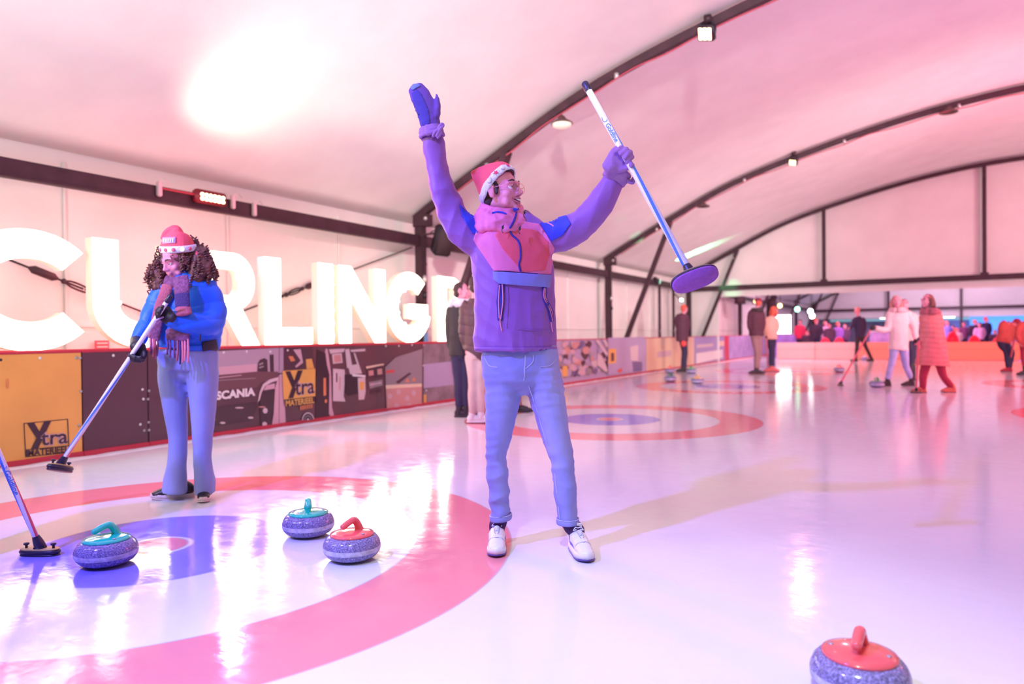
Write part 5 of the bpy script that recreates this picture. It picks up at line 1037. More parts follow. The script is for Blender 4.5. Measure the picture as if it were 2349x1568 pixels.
V, F, N = remesh(h, .005, 4); V = folds(V, N, .007, 22, 9); hat = mk('santa_hat', V, F, M_hat, man)
P, Q = loop(bc + bn * .002, r * .086, bf * .112, 1, 40); fb = MB(); fb.tube(P, [(.0075, .019)] * len(P), 12, None, res=1, cap=False)
ring = MB(); n_ = 48; V = []; F = []
for i in range(n_):
    t = 2 * PI * i / n_; e = r * math.cos(t) * .088 + bf * math.sin(t) * .113; o_ = nz(e); 
    for s_ in range(10): a_ = 2 * PI * s_ / 10; V.append(bc + e + o_ * math.cos(a_) * .0085 + bn * math.sin(a_) * .021)
for i in range(n_):
    for s_ in range(10): F.append((i * 10 + s_, i * 10 + (s_ + 1) % 10, ((i + 1) % n_) * 10 + (s_ + 1) % 10, ((i + 1) % n_) * 10 + s_))
Va = np.array(V); Nn_ = Va - np.repeat(np.array([bc + (r * math.cos(2 * PI * i / n_) * .088 + bf * math.sin(2 * PI * i / n_) * .113) for i in range(n_)]), 10, axis=0); Va = folds(Va, Nn_ / .01, .0025, 70, 3)
brim = mk('fur_brim', Va, F, M_fur, hat); 
def star(c, n, up, s, m, par, rad_in=.45, nm='star'):
    n = nz(n); up = nz(up - n * (up @ n)); sd = np.cross(n, up); V = [c + n * .003] + [c + (up * math.cos(k * PI / 5) + sd * math.sin(k * PI / 5)) * s * (1 if k % 2 == 0 else rad_in) for k in range(10)]
    return mk(nm, V, [(0, k, k % 10 + 1) for k in range(1, 11)], m, par, smooth=False)
cam_side = 1 if (r @ (-cF)) > 0 else -1
for t in (.15, .55, .95, 1.3):
    e = r * cam_side * math.cos(t) * .097 + bf * math.sin(t) * .122
    if t in (.55, 1.3): star(bc + e * 1.015, e, bn, .016, M_star, brim)
    else: MB().lathe([(.014, 0), (.012, .004), (.001, .005)], bc + e, (nz(np.cross(bn, e)), bn, nz(e)), n=14).build('light_disc', M_white, brim)
M_gold = mat('copper_wire', (.80, .30, .22), .3, metal=.7); M_lens = mat('lens_glass', (1, 1, 1), .02); 
lb = M_lens.node_tree.nodes['Principled BSDF']; lb.inputs['Transmission Weight'].default_value = 1.0; lb.inputs['IOR'].default_value = 1.05
gl = MB()
for q in (-1, 1):
    P, Q = loop(HP(q * .034, .106, -.003), r * .027, u * .024, .0014, 24); gl.tube(P, [.0009] * len(P), 8, res=1, cap=False)
    gl.tube([HP(q * .060, .104, .008), HP(q * .074, .088, .008), HP(q * .084, .0, .006), HP(q * .086, -.02, -.008)], .0014, 6, res=3)
gl.tube([HP(-.009, .107, .004), HP(0, .110, .009), HP(.009, .107, .004)], .0014, 6); g = gl.build('glasses', M_gold, man)
for q in (-1, 1): MB().lathe([(.0262, 0), (.0262, .0012), (.001, .0012)], HP(q * .034, .106, -.003), (r, u, f), n=24).build('lens', M_lens, g, smooth=False)
# mitten on the raised hand, cuffs
M_mit = mat('violet_mitten', (0.14, 0.06, 0.34), .8, bump=.2, bump_scale=200); M_mitp = mat('mitten_palm', (0.05, 0.03, 0.30), .7, bump=.2, bump_scale=200); M_cuff = mat('mitten_cuff', (.34, .16, .46), .8, bump=.2, bump_scale=200)
DM = 3.45; k = MB(); k.tube([A(991, 300, DM), A(985, 275, DM), A(977, 248, DM), A(965, 220, DM), A(955, 202, DM)], [(.046, .034), (.050, .034), (.051, .032), (.051, .030), (.042, .026)], 20, cR, res=4)
k.tube([A(990, 285, DM), A(1001, 262, DM - .01), A(1004, 238, DM - .01), A(1001, 216, DM - .01)], [(.024, .022), (.020, .021), (.015, .017), (.006, .010)], 12, cR)
mit = skin('mitten', k, .005, M_mit, man, 3, .004, 35, 14); MBv = bvh_of(mit)
patch('mitten_palm', [(945, 214), (956, 205), (967, 216), (983, 252), (986, 280), (982, 288), (970, 288), (956, 262), (949, 237)], MBv, .002, .002, M_mitp, mit, 3); patch('mitten_tip', [(942, 202), (948, 194), (959, 192), (965, 197), (955, 202), (947, 207)], MBv, .003, .002, mat('tip_blue', (.15, .2, .75), .6), mit, 3)
k = MB()
for (x, y, rr2) in ((990, 303, .052), (991, 312, .056), (988, 295, .047)): P, Q = loop(A(x, y, DM + .01), cR * rr2 + cU * .008, cF * rr2, .012, 20); k.tube(P, Q, 8, res=1)
V, F, N = remesh(k, .005, 3); V = folds(V, N, .006, 40, 15); cf = mk('mitten_cuff', V, F, M_cuff, mit)
k = MB(); k.tube([A(1003, 305, 3.40), A(1008, 292, 3.39), A(1014, 284, 3.39), A(1017, 288, 3.39), A(1009, 297, 3.385), A(1002, 312, 3.39)], [.008, .010, .007, .006, .009, .008], 8, cF); k.tube([A(994, 312, 3.40), A(1000, 300, 3.385), A(1012, 303, 3.39), A(1004, 316, 3.39)], [.008, .009, .008, .006], 8, cF); k.build('strap', M_cuff, mit)
# gripping glove and the raised broom
topP, baseP = A(1344, 196, 3.40), A(1588, 633, 3.06)
def on_shaft(px): t = (px - 1344) / (1588 - 1344.0); return topP + (baseP - topP) * t
G = on_shaft(1438); T = nz(baseP - topP)
nrm = nz(-cF + .15 * cR); dd = nz(cR * .62 + cU * .55); wr = G - dd * .088 - nrm * .022
k = MB(); hand_shapes(k, wr, dd, nrm, 1.12, .92, thumb=1, fat=1.28); k.tube([A(1410, 405, 3.37), (A(1412, 400, 3.36) + wr) / 2, wr + dd * .02], [.040, .038, .036], 14, cF)
glv = skin('glove', k, .0045, M_cuff, man, 2, .004, 38, 17, label='violet gripping glove')
k = MB()
for t_, rr2 in ((0, .050), (.5, .054), (1, .052)):
    c_ = A(1408, 412, 3.37) * (1 - t_) + A(1420, 393, 3.35) * t_; ax1 = nz(cR * .8 - cU * .5); P, Q = loop(c_, ax1 * rr2, cF * rr2, .014, 20); k.tube(P, Q, 8, res=1)
V, F, N = remesh(k, .005, 4); V = folds(V, N, .005, 30, 18); cf = mk('glove_cuff', V, F, M_cuff, glv)
MB().tube([A(1436, 408, 3.33), A(1442, 414, 3.32), A(1449, 413, 3.32), A(1453, 407, 3.32), A(1452, 419, 3.32), A(1440, 417, 3.325)], [.006, .007, .006, .005, .008, .006], 8, cF).build('strap', M_cuff, glv)
broom(topP, baseP, cR * 105 + cU * 42, 'broom held up by the waving man, violet pad facing out', sm=M_shaft2, normal=-cF * .90 - cU * .42 + cR * .08, rt=.0155, rb=.0165, text=('Goldline', (topP - baseP) @ nz(topP - baseP) - .245, .105, True), L_=.208, W_=.092, pad=M_pad)
# ------------------------------------------------------------------ the woman with the curly hair
DW = 4.72; wom = root('person', onZ(430, 1146) * V3(1, 1, 0), 'woman with curly hair, red hat, bright blue puffer jacket and flared jeans, sweeping', 'person')
W = lambda x, y, d=DW: at(x, y, d)
hf2 = frame(-cF * .80 - cR * .42 - cU * .42, cU + cR * .04); HW = W(405, 596, 4.66)
b = MB(); PW = head_shapes(b, HW, hf2, .95, jaw=.9)
b.tube([HW - hf2[2] * .05 - hf2[0] * .02, W(412, 625), W(425, 655)], [.048, .050, .07], 14, cR)
b.tube([W(428, 645), W(432, 690), W(434, 770), W(432, 830)], [(.13, .08), (.15, .09), (.13, .09), (.14, .10)], 18, cR)
b.tube([W(395, 660), W(360, 705), W(335, 752, 4.66), W(306, 795, 4.58)], [.045, .042, .036, .028], 10, cF)
b.tube([W(465, 660), W(490, 705), W(487, 742, 4.68), W(425, 735, 4.50), W(380, 727, 4.44)], [.045, .042, .040, .032, .026], 10, cF)
b.tube([W(405, 850), W(402, 950), W(406, 1040), W(402, 1118, 4.75)], [.07, .042, .036, .028], 12, cF); b.tube([W(458, 850), W(465, 950), W(465, 1040), W(470, 1122, 4.75)], [.07, .042, .036, .028], 12, cF)
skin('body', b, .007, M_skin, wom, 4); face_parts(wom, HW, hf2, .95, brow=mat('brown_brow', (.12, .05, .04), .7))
M_puf = mat('blue_puffer', (0.01, 0.14, 0.85), .5, bump=.1, bump_scale=120, noise_amt=.05, noise_scale=6)
j = MB(); rw = lambda px: px / 347.0
j.tube([W(432, 800), W(434, 770), W(435, 720), W(433, 680), W(431, 662), W(428, 650), (W(425, 640, 4.78))], [(rw(66), .155), (rw(72), .165), (rw(72), .16), (rw(72), .15), (rw(66), .135), (rw(46), .11), (rw(26), .08)], 28, cR, flat=True)
j.tube([W(466, 655), W(484, 690), W(490, 725, 4.70), W(478, 745, 4.62), W(440, 742, 4.52), W(405, 735, 4.46), W(384, 730, 4.43)], [.090, .088, .082, .078, .072, .062, .054], 16, cF, flat=True)
j.tube([W(388, 655), W(364, 690), W(346, 725, 4.68), W(326, 765, 4.62), W(312, 785, 4.58)], [.082, .074, .064, .055, .048], 16, cF, flat=True)
V, F, N = remesh(j, .009, 5); V = quilt(V, N, .115, .010, 2, .02, .25); V = folds(V, N, .006, 18, 31)
pj = mk('puffer_jacket', V, F, M_puf, wom); PB = bvh_of(pj)
patch('hem_band', [(463, 784), (495, 778), (500, 802), (465, 810)], PB, .004, .004, M_blk, pj, 4); patch('hem_band', [(360, 795), (463, 790), (465, 812), (362, 812)], PB, .002, .003, M_puf, pj, 4)
MB().tube([W(459, 768, 4.5), W(459, 780, 4.5)], .006, 6, res=1).build('zip_pull', M_blk, pj)
t = MB(); t.tube([W(431, 800), W(431, 825), W(431, 848)], [(rw(66), .14), (rw(68), .14), (rw(64), .13)], 24, cR, flat=True); t.ell(W(432, 852), (.12, .10, .075), (cR, cF, cU), 16)
t.tube([W(400, 835), W(398, 870), W(402, 940), W(408, 1010), W(406, 1060), W(402, 1100, 4.74), W(400, 1128, 4.75)], [(rw(33), .115), (rw(33), .11), (rw(27), .09), (rw(23), .07), (rw(24), .07), (rw(27), .08), (rw(29), .085)], 18, cR, flat=True)
t.tube([W(463, 835), W(465, 870), W(465, 940), W(464, 1010), W(465, 1060), W(469, 1100, 4.74), W(471, 1132, 4.75)], [(rw(34), .115), (rw(34), .11), (rw(28), .09), (rw(23), .07), (rw(22), .07), (rw(23), .08), (rw(24), .085)], 18, cR, flat=True)
V, F, N = remesh(t, .009, 4); V = folds(V, N, .010, 12, 33, (.8, .8, 1.2)); mk('flared_jeans', V, F, denim('jeans_two', (.25, .30, .62), (.38, .42, .78)), wom)
M_bshoe = mat('black_shoe', (.02, .012, .02), .35); M_psole = mat('pale_sole', (.80, .62, .62), .5)
for tx, ty, hx_, hy_, L in ((345, 1146, 424, 1141, .275), (466, 1155, 472, 1132, .27)):
    toe = onZ(tx, ty); hh = onZ(hx_, hy_); d = nz((toe - hh) * V3(1, 1, 0)); heel = toe - d * L
    s0 = MB().ell(heel + d * .13 + V3(0, 0, .03), (.10, .028, .02), (d, V3(-d[1], d[0], 0), V3(0, 0, 1)), 12).build('shoe', M_bshoe, wom); shoe(s0, heel, d, L, .95, up=M_bshoe, mid=M_psole, out=M_psole, detail=False)
# hair: curls
M_curl = mat('brown_curls', (.16, .055, .045), .55, noise_amt=.35, noise_scale=40)
f, r, u = hf2; HP = lambda x, y, z: HW + (r * x + f * y + u * z) * .95
hr = MB(); hr.ell(HP(0, -.03, .03), (.086, .095, .09), (r, f, u), 18)
for (x, y, d, s) in ((376, 600, 4.74, .050), (362, 630, 4.70, .060), (366, 655, 4.68, .050), (378, 575, 4.74, .045), (455, 592, 4.72, .080), (462, 620, 4.70, .085), (452, 645, 4.68, .065), (440, 575, 4.74, .07), (430, 620, 4.80, .10), (400, 600, 4.85, .09)): hr.ell(W(x, y, d), (s, s, s * 1.1), n=14)
V, F, N = remesh(hr, .009, 3); V = folds(V, N, .016, 45, 35); hb = mk('curly_hair', V, F, M_curl, wom)
ct = MB(); rc = random.Random(3)
idx = [rc.randrange(len(V)) for _ in range(420)]
for i in idx:
    p = V[i]; n = N[i]
    if n @ hf2[0] > .55 and abs((p - HW) @ r) < .07: continue
    L = rc.uniform(.05, .11); k = rc.randint(3, 5); ph = rc.uniform(0, 6); rad = rc.uniform(.007, .012); dn = nz(n * .35 + V3(0, 0, -1)); a_ = nz(np.cross(dn, V3(.3, .9, .1))); b_ = np.cross(dn, a_)
    P = [p + n * .004 + dn * L * (q / 14 - .3) + (a_ * math.cos(ph + q * k * .45) + b_ * math.sin(ph + q * k * .45)) * rad for q in range(15)]
    ct.tube(P, [.0045] * 14 + [.002], 5, res=1)
c_ = ct.build('curls', M_curl, hb); c_['kind'] = 'stuff'
# hat
bc = W(409, 569, 4.67); bn = nz(cU - cF * .22 - cR * .02); e1_ = cR * 1.0; e2_ = nz(np.cross(bn, cR)); e1_ = nz(np.cross(e2_, bn)); h = MB()
h.tube([bc - bn * .02, bc + bn * .03, W(405, 545, 4.68), W(403, 527, 4.68), W(392, 527, 4.67), W(379, 536, 4.65), (W(370, 549, 4.64))], [(.103, .100), (.100, .096), (.074, .07), (.034, .036), (.026, .026), (.020, .020), (.011, .011)], 24, cR, res=5, flat=True)
V, F, N = remesh(h, .006, 3); V = folds(V, N, .006, 20, 36); hat2 = mk('santa_hat', V, F, M_hat, wom); H2 = bvh_of(hat2)
V = []; F = []; n_ = 40
for i in range(n_):
    t = 2 * PI * i / n_; e = e1_ * math.cos(t) * .107 + e2_ * math.sin(t) * .106; o_ = nz(e)
    for s_ in range(10): a_ = 2 * PI * s_ / 10; V.append(bc + e + o_ * math.cos(a_) * .009 + bn * (math.sin(a_) * .022))
for i in range(n_):
    for s_ in range(10): F.append((i * 10 + s_, i * 10 + (s_ + 1) % 10, ((i + 1) % n_) * 10 + (s_ + 1) % 10, ((i + 1) % n_) * 10 + s_))
br2 = mk('fur_brim', V, F, M_fur, hat2)
for k_, t in enumerate((.50, .95, 1.40, 1.85, 2.3)):
    e = (e1_ * math.cos(t) - e2_ * math.sin(t) * (1 if e2_ @ cF > 0 else -1)) * .116; MB().lathe([(.012, 0), (.010, .004), (.001, .005)], bc + e, (nz(np.cross(bn, e)), bn, nz(e)), n=12).build('light_disc', mat('disc_red', (.8, .12, .2), .5) if k_ != 1 else mat('disc_lit', (1, .8, .5), .4, emit=(1, .7, .35), estr=3), br2)
patch('name_label', [(373, 545), (403, 544), (403, 557), (374, 559)], H2, .004, .002, mat('label_lilac', (.62, .35, .62), .6), hat2, 3)
for q in range(5): patch('label_letter', [(376 + q * 5, 548), (379 + q * 5, 548), (379 + q * 5, 555), (376 + q * 5, 555)], H2, .008, .001, M_fur, hat2, 3)
MB().tube([HP(-.06, -.08, .03), HP(-.12, -.09, .0), HP(-.13, -.08, -.05)], [.02, .028, .012], 10, f).build('red_hair_tie', M_hat, hb)
# scarf
M_sc = mat('plum_wool', (.20, .06, .16), .9, bump=.7, bump_scale=90, noise_amt=.3, noise_scale=50); M_sc2 = mat('navy_wool', (.06, .03, .16), .9, bump=.7, bump_scale=90); M_sc3 = mat('rust_wool', (.42, .10, .16), .9, bump=.7, bump_scale=90); M_fr = mat('pink_fringe', (.75, .22, .30), .9)
k = MB(); 
for (y, ra) in ((636, .070), (644, .082), (652, .090)): P, Q = loop(W(413, y, 4.70), cR * ra, (cF + cU * .25) * ra * .95, .022, 20); k.tube(P, Q, 10, res=1)
V, F, N = remesh(k, .007, 3); V = folds(V, N, .008, 25, 37); scarf = mk('scarf', V, F, M_sc, wom)
def strip(nm, pts, w_, m, d, thick=.013):
    return MB().tube([W(x, y, dd_) for (x, y), dd_ in zip(pts, d)], [(rw(w_) / 2, thick)] * len(pts), 12, cR, res=4).build(nm, m, scarf)
strip('scarf_end', [(414, 636), (416, 655), (417, 672)], 34, M_sc, (4.53, 4.50, 4.49)); strip('scarf_end', [(417, 672), (418, 690), (419, 704)], 33, M_sc2, (4.49, 4.49, 4.49)); strip('scarf_end', [(419, 704), (420, 712), (421, 720)], 33, M_sc3, (4.49, 4.47, 4.42))
strip('scarf_end', [(407, 752), (408, 765), (407, 778)], 52, M_sc, (4.50, 4.49, 4.49))
strip('scarf_end', [(384, 655), (376, 680), (366, 710), (358, 745), (352, 775)], 26, M_sc3, (4.55, 4.54, 4.55, 4.55, 4.55)); strip('scarf_end', [(362, 735), (357, 760), (354, 778)], 24, M_sc, (4.535, 4.54, 4.54))
for i, (x, y0, y1, m) in enumerate(((384, 776, 812, M_sc), (390, 776, 818, M_sc), (399, 776, 820, M_sc), (407, 776, 826, M_sc3), (413, 778, 834, M_sc2), (418, 778, 830, M_fr), (424, 778, 826, M_fr), (431, 776, 830, M_fr), (344, 776, 800, M_fr), (347, 778, 812, M_sc), (351, 778, 816, M_fr), (356, 778, 822, M_sc3), (361, 776, 815, M_sc))):
    MB().tube([W(x, y0, 4.49), W(x + 1, (y0 + y1) / 2, 4.475), W(x - 1 + i % 3, y1, 4.48)], [.006, .0065, .0055], 7, cF).build('tassel', m, scarf)
# broom and gloves
tp, bp_ = W(389, 682, 4.36), W(140, 1062, 4.46); Tn = nz(bp_ - tp)
def onsh(px): return tp + (bp_ - tp) * ((389 - px) / 249.0)
G1_ = onsh(366); k = MB(); wr_ = W(384, 730, 4.43); d_ = nz(G1_ - cF * -.02 - wr_); hand_shapes(k, G1_ - nz(-cR * .8 + cU * .35) * .075 + cF * .03, -cR * .8 + cU * .35, -cF, .95, .9, 1, 1.2); k.tube([W(398, 734, 4.45), W(382, 729, 4.42)], [.040, .036], 12, cF)
skin('glove', k, .006, M_blk, wom, 2, label='black glove high on the shaft'); MB().tube([W(374, 727, 4.38), W(366, 730, 4.36), W(358, 735, 4.36)], .006, 6).build('wrist_strap', mat('lilac_strap', (.5, .3, .6), .6), wom)
G2_ = onsh(304); k = MB(); hand_shapes(k, G2_ - nz(-cR * .25 - cU * .9) * .06 + cF * .035 + cR * .02, -cR * .25 - cU * .9, -cF, 1.0, .9, -1, 1.25); k.tube([W(314, 780, 4.60), G2_ + cU * .05 + cF * .05], [.042, .036], 12, cF)
skin('glove', k, .006, M_blk, wom, 2, label='black glove lower on the shaft')
broom(tp, bp_, cF + cR * .1, 'broom swept by the woman in blue, its head in front of the yellow board', normal=-cU * .95 - cF * .3, rt=.0135, rb=.015)
# ------------------------------------------------------------------ broom at the left edge with its holder just outside
b0 = onZ(92, 1272) + V3(0, 0, .045); t0 = b0 + nz(at(-110, 800, 3.30) - b0) * 1.15
broom(t0, b0, cR + cF * -.05, 'broom standing on the ice at the left edge beside the teal-handled stone', normal=(0, 0, -1), rt=.0135, rb=.0145, text=('Goldline', .42, .13, True))

# ------------------------------------------------------------------ a general figure from picked joints
def PX(p, d): return at(p[0], p[1], d + (p[2] if len(p) > 2 else 0))
def figure(label, d, head, chest, hip, sh, el, wr, kn, an, face, c, hw=None, cw=None, tall=None, hem=None, vox=None, hat=None, hoodc=None, quiltp=0, hs=1.0, toe=None, glove=None, hemw=None, lean=0, seat=False, longhair=None, group=None, legs=True, sleeve=1.0):
    """joints in photo pixels at distance d; widths in metres; c = colours of top, trousers, shoes, hair"""
    m1, m2, m3, m4 = c; foot = at((an[0][0] + an[1][0]) / 2, (an[0][1] + an[1][1]) / 2, d); s = 1.0; vox = vox or (.011 if d < 13 else .016 if d < 24 else .024)
    r0 = root('person', V3(foot[0], foot[1], 0), label, 'person', group)
    fr = frame(face, cU + cR * lean); HCx = PX(head, d); mb = MB(); head_shapes(mb, HCx, fr, hs, fine=d < 16); cw = cw or .19; hw = hw or .16
    ch, hp = PX(chest, d), PX(hip, d); nk = HCx * .45 + ch * .55
    mb.tube([HCx - fr[2] * .05, nk, ch], [.05 * hs, .055 * hs, .10 * hs], 10, cR)
    mb.tube([ch + (nk - ch) * .3, ch, (ch + hp) / 2, hp], [(.08, .07), (cw * .75, .085), (cw * .68, .085), (hw * .8, .09)], 14, cR)
    for i in (0, 1):
        S, E_, Wr = PX(sh[i], d), PX(el[i], d), PX(wr[i], d); mb.tube([S, E_, Wr], [.045, .038, .028], 8, cF, res=3)
        dv = nz(Wr - E_); hand_shapes(mb, Wr, dv, nz(-cU * .3 - cF * .5 + cR * (.6 if i == 0 else -.6)), .95, .55, 1 if i == 0 else -1, 1.1)
        if legs: Hh = hp + (PX(sh[i], d) - ch) * .45; K, An = PX(kn[i], d), PX(an[i], d); mb.tube([Hh, K, An], [.075, .052, .036], 8, cF, res=3)
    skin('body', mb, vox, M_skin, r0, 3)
    if d < 30: face_parts(r0, HCx, fr, hs, brow=m4, lids=d < 16, n=8)
    # top
    j = MB(); hm = PX(hem, d) if hem else hp + (hp - ch) * .12; hwj = hemw or hw * 1.12
    j.tube([hm, hp, (ch + hp) / 2, ch, ch + (nk - ch) * .55, nk], [(hwj, .14), (hw * 1.12, .14), ((cw + hw) / 2 * 1.02, .14), (cw, .13), (cw * .62, .10), (.085, .08)], 18, cR, res=4, flat=True)
    for i in (0, 1):
        S, E_, Wr = PX(sh[i], d), PX(el[i], d), PX(wr[i], d); q = sleeve; j.tube([S + (ch - S) * .25, S, E_, E_ + (Wr - E_) * .95], [.085 * q, .080 * q, .066 * q, .050 * q], 12, cF, res=3, flat=True)
    if hoodc is not None: pass
    V, F, N = remesh(j, vox * .9, 3)
    if quiltp: V = quilt(V, N, quiltp, .011, 2, 0, .15)
    V = folds(V, N, .007, 14, int(abs(head[0])) % 97); top = mk('jacket', V, F, m1, r0)
    if hoodc is not None:
        k = MB(); P, Q = loop(nk * .8 + ch * .2 + V3(0, 0, .02), cR * .11, (cF) * .11, .045, 16); k.tube(P, Q, 8, res=1); P, Q = loop(nk * .5 + ch * .5 + V3(0, 0, .02), cR * .14, (cF) * .12, .04, 16); k.tube(P, Q, 8, res=1)
        V, F, N = remesh(k, vox * .8, 2); V = folds(V, N, .012, 22, 5); mk('hood', V, F, hoodc, top)
    if legs:
        t = MB(); t.tube([hp + (ch - hp) * .15, hp, hp + V3(0, 0, -.10)], [(hw, .12), (hw, .125), (hw * .9, .115)], 14, cR, flat=True)
        for i in (0, 1):
            Hh = hp + (PX(sh[i], d) - ch) * .42 + V3(0, 0, -.06); K, An = PX(kn[i], d), PX(an[i], d); t.tube([Hh, (Hh + K) / 2, K, (K + An) / 2, An], [.098, .085, .068, .062, .052], 12, cF, res=3, flat=True)
        V, F, N = remesh(t, vox * .9, 3); V = folds(V, N, .008, 12, 44); mk('trousers', V, F, m2, r0)
        for i in (0, 1):
            An = PX(an[i], d); tv = nz((PX(toe[i], d) - An) * V3(1, 1, 0)) if toe else nz(V3(face[0], face[1], 0)); heel = V3(An[0], An[1], 0) - tv * .07; heel[2] = 0.0
            s0 = MB().ell(heel + tv * .13 + V3(0, 0, .035), (.09, .028, .02), (tv, V3(-tv[1], tv[0], 0), cU), 8).build('shoe', m3, r0); shoe(s0, heel, tv, .27, 1, up=m3, mid=m3, out=M_blk, detail=False)
            k = MB(); k.tube([heel + tv * .06 + V3(0, 0, .06), An + V3(0, 0, .03)], [.045, .046], 10, cF, res=2); k.build('ankle', m3, s0)
    f, r, u = fr; HP = lambda x, y, z: HCx + (r * x + f * y + u * z) * hs; k = MB(); k.ell(HP(0, -.022, .036), (.082 * hs, .098 * hs, .090 * hs), (r, f, u), 14); k.ell(HP(0, -.055, -.03), (.066 * hs, .055 * hs, .06 * hs), (r, f, u), 12)
    if longhair:
        for q in (-1, 1): k.tube([HP(q * .07, -.02, .03), HP(q * .085, -.01, -.08), HP(q * .075, .01, -longhair)], [.035 * hs, .04 * hs, .025 * hs], 10, f)
        k.tube([HP(0, -.07, .03), HP(0, -.09, -.08), HP(0, -.08, -longhair)], [(.08 * hs, .04 * hs), (.09 * hs, .045 * hs), (.06 * hs, .03 * hs)], 12, r)
    hh = skin('hair', k, vox * .6, m4, r0, 2, .004, 50, 6)
    if hat is not None:
        k = MB(); k.ell(HP(0, -.012, .065), (.093 * hs, .108 * hs, .070 * hs), (r, f, u), 14); k.tube([HP(-.09, 0, .04), HP(0, .10, .05), HP(.09, 0, .04), HP(0, -.11, .035), HP(-.09, 0, .04)], .014, 8, u, res=4); skin('hat', k, vox * .7, hat, r0, 2)
    if glove is not None:
        for i in (0, 1):
            Wr = PX(wr[i], d); dv = nz(Wr - PX(el[i], d)); k = MB(); hand_shapes(k, Wr, dv, nz(-cU * .3 - cF * .5 + cR * (.6 if i == 0 else -.6)), 1.02, .55, 1 if i == 0 else -1, 1.3); skin('glove', k, .008, glove, r0, 1)
    return r0, top
K = lambda n, c, r_=.75: mat(n, c, r_, noise_amt=.08, noise_scale=8)
BLKJ = K('black_jacket', (.035, .022, .028)); NAVY = K('navy_cloth', (.03, .02, .07)); BEI = K('beige_trousers', (.62, .44, .42)); WSH = K('white_shoe', (.8, .74, .76), .5); PUF = K('brown_black_puffer', (.10, .045, .055), .6); BSH = K('dark_shoe', (.03, .015, .03), .5)
HD = K('hair_dark', (.06, .025, .03)); HB = K('hair_brown', (.22, .08, .07)); HR = K('hair_red', (.80, .12, .08)); HBL = K('hair_blond', (.62, .22, .20))
PNK = K('pale_pink_coat', (.85, .58, .60)); LBJ = K('light_blue_jeans', (.42, .38, .72)); RUST = K('rust_puffer', (.72, .20, .20), .55); PCH = K('peach_jumper', (.85, .42, .36)); GRY = K('grey_brown_trousers', (.30, .15, .17)); DRED = K('dark_red_cloth', (.40, .02, .06)); REDJ = K('red_jacket', (.62, .08, .07)); TAN = K('tan_boot', (.60, .16, .10), .5); WHT = K('white_hoodie', (.78, .66, .78))
Rt = cR; To = -cF
f1, t1 = figure('man in black jacket with white hood standing at the boards, facing right', 9.4, (1059, 668), (1055, 712), (1058, 805), ((1036, 712), (1071, 712, .05)), ((1032, 765), (1072, 765)), ((1040, 812), (1070, 810)), ((1052, 872), (1068, 872)), ((1054, 932), (1070, 930)), Rt - cF * .2, (BLKJ, NAVY, BSH, HD), hw=.15, cw=.165, hoodc=WHT, toe=((1075, 945), (1090, 940)))
f2, t2 = figure('man in dark quilted jacket and beige trousers with white shoes, back turned', 8.74, (1092, 655), (1092, 708), (1094, 805), ((1068, 706), (1116, 706)), ((1064, 762), (1118, 762)), ((1072, 800), (1112, 800)), ((1086, 880), (1102, 880)), ((1084, 948), (1104, 945)), cF + cR * .3, (PUF, BEI, WSH, HD), hw=.145, cw=.175, hem=(1090, 816), quiltp=.12, toe=((1100, 960), (1120, 955)))
B2 = bvh_of(t2); patch('sleeve_badge', [(1064, 716), (1082, 716), (1082, 722), (1064, 722)], B2, .006, .003, WHT, t2, 2); patch('sleeve_badge', [(1062, 713), (1067, 713), (1067, 720), (1062, 720)], B2, .010, .003, M_star, t2, 2)
figure('person almost wholly behind the waving man, one reddish shoe between his legs', 9.9, (1178, 668), (1172, 715), (1165, 800), ((1152, 712), (1194, 712)), ((1148, 760), (1198, 760)), ((1150, 795), (1192, 795)), ((1135, 870), (1180, 872)), ((1118, 928), (1190, 930)), Rt, (PUF, GRY, BSH, HD), toe=((1130, 940), (1205, 940)))
f4, t4 = figure('far man in long dark coat standing by the corner post, seen from behind', 20.0, (1570, 708), (1564, 728), (1565, 762), ((1555, 727), (1574, 727)), ((1554, 746), (1578, 746)), ((1560, 764), (1574, 762)), ((1569, 805), (1572, 806)), ((1566, 842), (1571, 842)), Rt + cF * .6, (K('dark_coat', (.10, .03, .06)), NAVY, BSH, HR), hem=(1565, 783), hemw=.165, cw=.17, toe=((1560, 850), (1590, 850)))
k = MB(); k.ell(at(1568, 788, 19.8), .085, n=10); k.build('red_bag', K('red_ball', (.85, .08, .08)), t4)
f5, t5 = figure('far man in black and white quilted jacket with grey trousers, back turned', 18.65, (1739, 694), (1735, 720), (1735, 765), ((1722, 719), (1748, 719)), ((1719, 745), (1751, 745)), ((1725, 765), (1746, 765)), ((1736, 808), (1742, 806)), ((1734, 844), (1737, 844)), cF, (K('dark_plum_jacket', (.09, .02, .045)), GRY, BSH, HR), cw=.20, hw=.17, hat=K('dark_red_cap', (.22, .02, .06)), hoodc=BLKJ, quiltp=.14, toe=((1725, 850), (1745, 850)))
B5 = bvh_of(t5); patch('white_sleeve', [(1718, 728), (1723, 726), (1738, 752), (1741, 762), (1734, 766), (1720, 745)], B5, .01, .01, WHT, t5, 3)
figure('far woman in peach jumper beside the man in the black and white jacket', 19.6, (1776, 712), (1768, 736), (1768, 768), ((1758, 735), (1780, 735)), ((1756, 752), (1784, 752)), ((1760, 766), (1774, 768)), ((1769, 804), (1772, 804)), ((1768, 840), (1773, 840)), Rt * .8 + cF * .3, (PCH, NAVY, K('coral_shoe', (.7, .15, .15)), HR), hem=(1768, 778), cw=.19, longhair=.16, toe=((1760, 848), (1790, 848)))
broom(at(1758, 772, 19.3), onZ(1762, 851) + V3(0, 0, .05), cR, 'thin pink broom upright between the far man and the woman in peach', ns=8, sm=mat('pink_shaft', (.8, .25, .3), .5), rt=.022, rb=.022)
